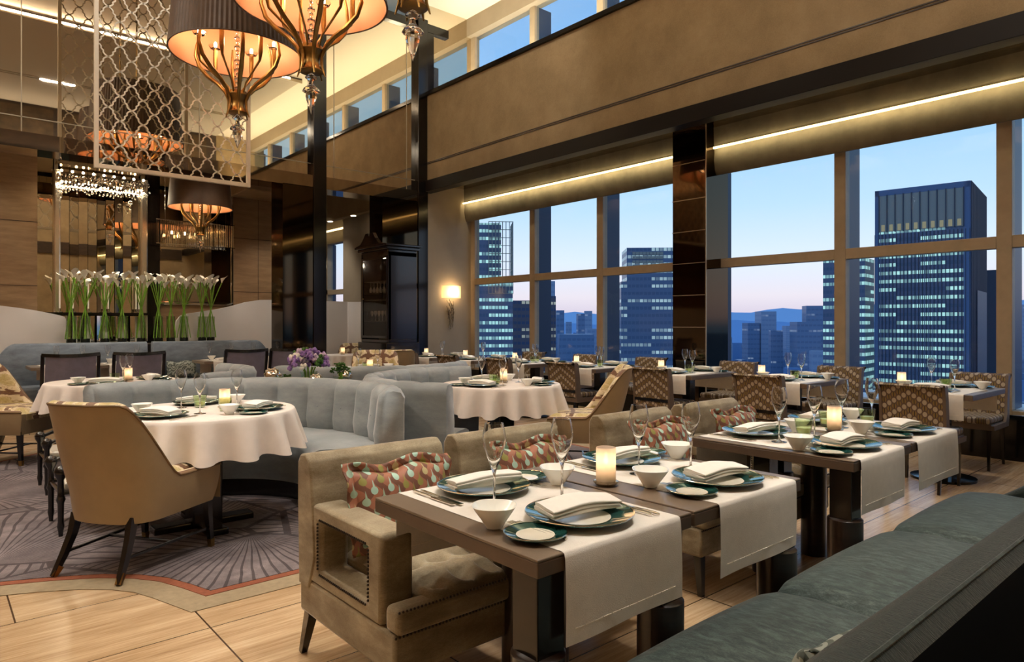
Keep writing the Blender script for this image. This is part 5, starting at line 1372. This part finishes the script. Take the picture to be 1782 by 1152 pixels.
for u, nm in ((1.40, 'left back table, left half'), (2.03, 'left back table, right half'), (3.34, 'right back table, left half'), (4.05, 'right back table, right half')):
    P_BO.put('small white bowl on the '+nm, (u-.12, 10.55, TZ), 0, 'porcelain bowls')
    P_NA.put('white napkin on the '+nm, (u, 10.35, TZ), .2, 'folded napkins')

# ================================================================== FLOWERS
def calla(seed):
    t = mk('calla_lily', 'flower'); rr = random.Random(seed)
    lean = rr.uniform(.10, .20); a = 0; h = rr.uniform(.76, .90)
    pts = [(-lean*.35*(1-q)+lean*q**1.6-lean*.0, .012*math.sin(q*4+seed), .03+h*q) for q in [i/9 for i in range(10)]]
    M().tube(pts, [.0065]*8+[.0075, .009], 7).build('stem', 'stem_green', t)
    tip = pts[-1]
    def sp(a_, b):
        th = 2*PI*a_; r = .008+.040*b**1.5; z = .088*b+.012*b**2*math.cos(th)
        zz = z+.03*b**3*max(0, math.cos(th))**2
        return (tip[0]+r*math.cos(th)*(1+.35*b*b*max(0, math.cos(th)))+.030*b*b, tip[1]+r*math.sin(th), tip[2]+zz*.95)
    o = M().grid(sp, 18, 8, cu=True).build('bloom', 'petal_white', t)
    M().tube([(tip[0]+.003, tip[1], tip[2]+.02), (tip[0]+.02, tip[1], tip[2]+.085)], .005, 6).build('spadix', 'gold_trim', t)
    return t
CP = [Proto(calla(s)) for s in (1, 2, 3, 4)]
vz = mk('cylinder_vase', 'vase')
M().lathe([(0, 0), (.062, 0), (.064, .004), (.064, .42), (.0605, .42), (.0605, .012), (0, .012)], 28).build('vase_body', 'vase_glass', vz)
M().lathe([(0, .013), (.0595, .013), (.0595, .085), (0, .088)], 24).build('black_gravel', 'black_gravel', vz)
P_VA = Proto(vz)
ORD = ['first', 'second', 'third', 'fourth', 'fifth', 'sixth', 'seventh', 'eighth', 'ninth', 'tenth']
for i, u in enumerate((1.591, 1.766, 2.014, 2.242, 2.499, 2.739, 2.916, 3.109, 3.381, 3.515)):
    P_VA.put('clear cylinder vase with black gravel, %s from the left' % ORD[i], (u, 11.56, .986), 0, 'vases along the ledge')
    base = rnd.uniform(0, 6)
    for k in range(7):
        a = base+k*2*PI/7+rnd.uniform(-.25, .25); q = k % 4
        x, y = u-.030*math.cos(a), 11.56-.030*math.sin(a)
        CP[q].put('white calla lily standing in the %s glass vase from the left' % ORD[i], (x, y, .986+.05), a, 'calla lilies in the %s vase' % ORD[i])
# tapers behind the vases
tp = mk('taper_candle', 'candle'); M().tube([(0, 0, .05), (0, 0, .50)], .011, 10).build('taper', 'candle_wax', tp); M().lathe([(0, 0), (.04, 0), (.04, .01), (.012, .02), (.016, .06), (0, .06)], 14).build('holder', 'silver', tp)
P_TA = Proto(tp)
for i, (u, nm) in enumerate(((1.53, 'leftmost'), (1.70, 'second from left'), (1.90, 'third from left'), (2.13, 'fourth from left'), (2.17, 'fifth from left'), (2.56, 'second from right'), (2.60, 'rightmost'))):
    P_TA.put('white taper candle on the mirror shelf behind the vases, '+nm, (u, VB-.10, 1.461), 0, 'taper candles on the mirror shelf')
# central planter with posy, silver balls and greens among the curved banquettes
o = M().prism([(2.45, 5.45), (2.70, 5.22), (2.92, 5.70), (2.9, 6.1), (2.6, 6.25), (2.35, 6.15), (2.2, 5.95)], 0, .74).build('planter_console', 'slate_velvet', smooth=False); tag(o, 'low console hidden between the curved banquettes carrying the flower posy', 'console')
t = thing('flower_posy', 'round posy of lilac and white blooms in a clear vase between the banquettes', 'flowers', (2.57, 5.72, .741))
M().lathe([(0, 0), (.045, 0), (.05, .01), (.075, .13), (.071, .13), (.045, .012), (0, .01)], 20).build('vase', 'vase_glass', t)
for i in range(9): a = i*.7; M().tube([(.02*math.cos(a), .02*math.sin(a), .015), (.04*math.cos(a), .04*math.sin(a), .13), (.06*math.cos(a), .06*math.sin(a), .17)], .005, 5).build('stalk', 'stem_green', t)
rr = random.Random(2)
for i in range(58):
    z = rr.uniform(-.25, 1); a = rr.uniform(0, 2*PI); q = math.sqrt(max(0, 1-z*z)); R0 = .155
    c = (R0*q*math.cos(a), R0*q*math.sin(a), .20+R0*.75*z); mb = M()
    for k in range(7): mb.sphere((c[0]+rr.uniform(-.02, .02), c[1]+rr.uniform(-.02, .02), c[2]+rr.uniform(-.02, .02)), rr.uniform(.012, .02), 6, 4)
    mb.build('blossom', ('petal_lilac', 'petal_lilac', 'petal_pink', 'petal_lilac', 'petal_pink', 'leaf_green', 'petal_white')[i % 7], t)
def ball(u, v, z, r, lb):
    t = thing('silver_ball', lb, 'ornament', (u, v, z)); M().sphere((0, 0, r), r, 24, 16).build('ball_body', 'chrome', t)
    rg = M(); rr = random.Random(3)
    for i in range(40):
        a, b = rr.uniform(0, 2*PI), rr.uniform(-1.2, 1.3); rg.sphere((r*.985*math.cos(a)*math.cos(b), r*.985*math.sin(a)*math.cos(b), r+r*.985*math.sin(b)), r*.16, 8, 5)
    rg.build('dimples', 'grey_metal', t)
ball(2.36, 6.02, .741, .075, 'faceted silver ball left of the flower posy'); ball(2.51, 5.44, .741, .062, 'faceted silver ball in front right of the posy near the front banquette'); ball(2.93, 5.75, .741, .062, 'faceted silver ball further back by the right banquette top')
def greens(u, v, z, n, r, mat, lb, vase):
    t = thing('green_posy', lb, 'plant', (u, v, z)); rr = random.Random(n); h0 = .03
    if vase: M().box(-.05, .05, -.05, .05, 0, .09).build('cube_vase', 'vase_glass', t, bev=.004); M().tube([(0, 0, .01), (0, 0, .12)], .02, 6).build('stalk', 'stem_green', t); h0 = .12
    for i in range(n):
        a, b = rr.uniform(0, 2*PI), rr.uniform(-.2, 1.4); mb = M()
        c = (r*math.cos(a)*math.cos(b), r*math.sin(a)*math.cos(b), h0+r*.8*(math.sin(b)+.2))
        for k in range(6): mb.sphere((c[0]+rr.uniform(-.02, .02), c[1]+rr.uniform(-.02, .02), max(.006, c[2]+rr.uniform(-.02, .02))), rr.uniform(.006, .018), 6, 3, rr.uniform(.004, .012))
        mb.build('leaf_cluster', mat, t)
greens(2.41, 5.83, .741, 16, .06, 'leaf_green', 'dark green posy between the silver ball and the lilac flowers', 0)
greens(2.50, 5.64, .741, 12, .045, 'pale_green', 'pale green succulent head before the lilac posy', 0)
greens(2.79, 5.55, .741, 20, .07, 'leaf_green', 'bright green sprig in a clear cube vase right of the posy', 1)
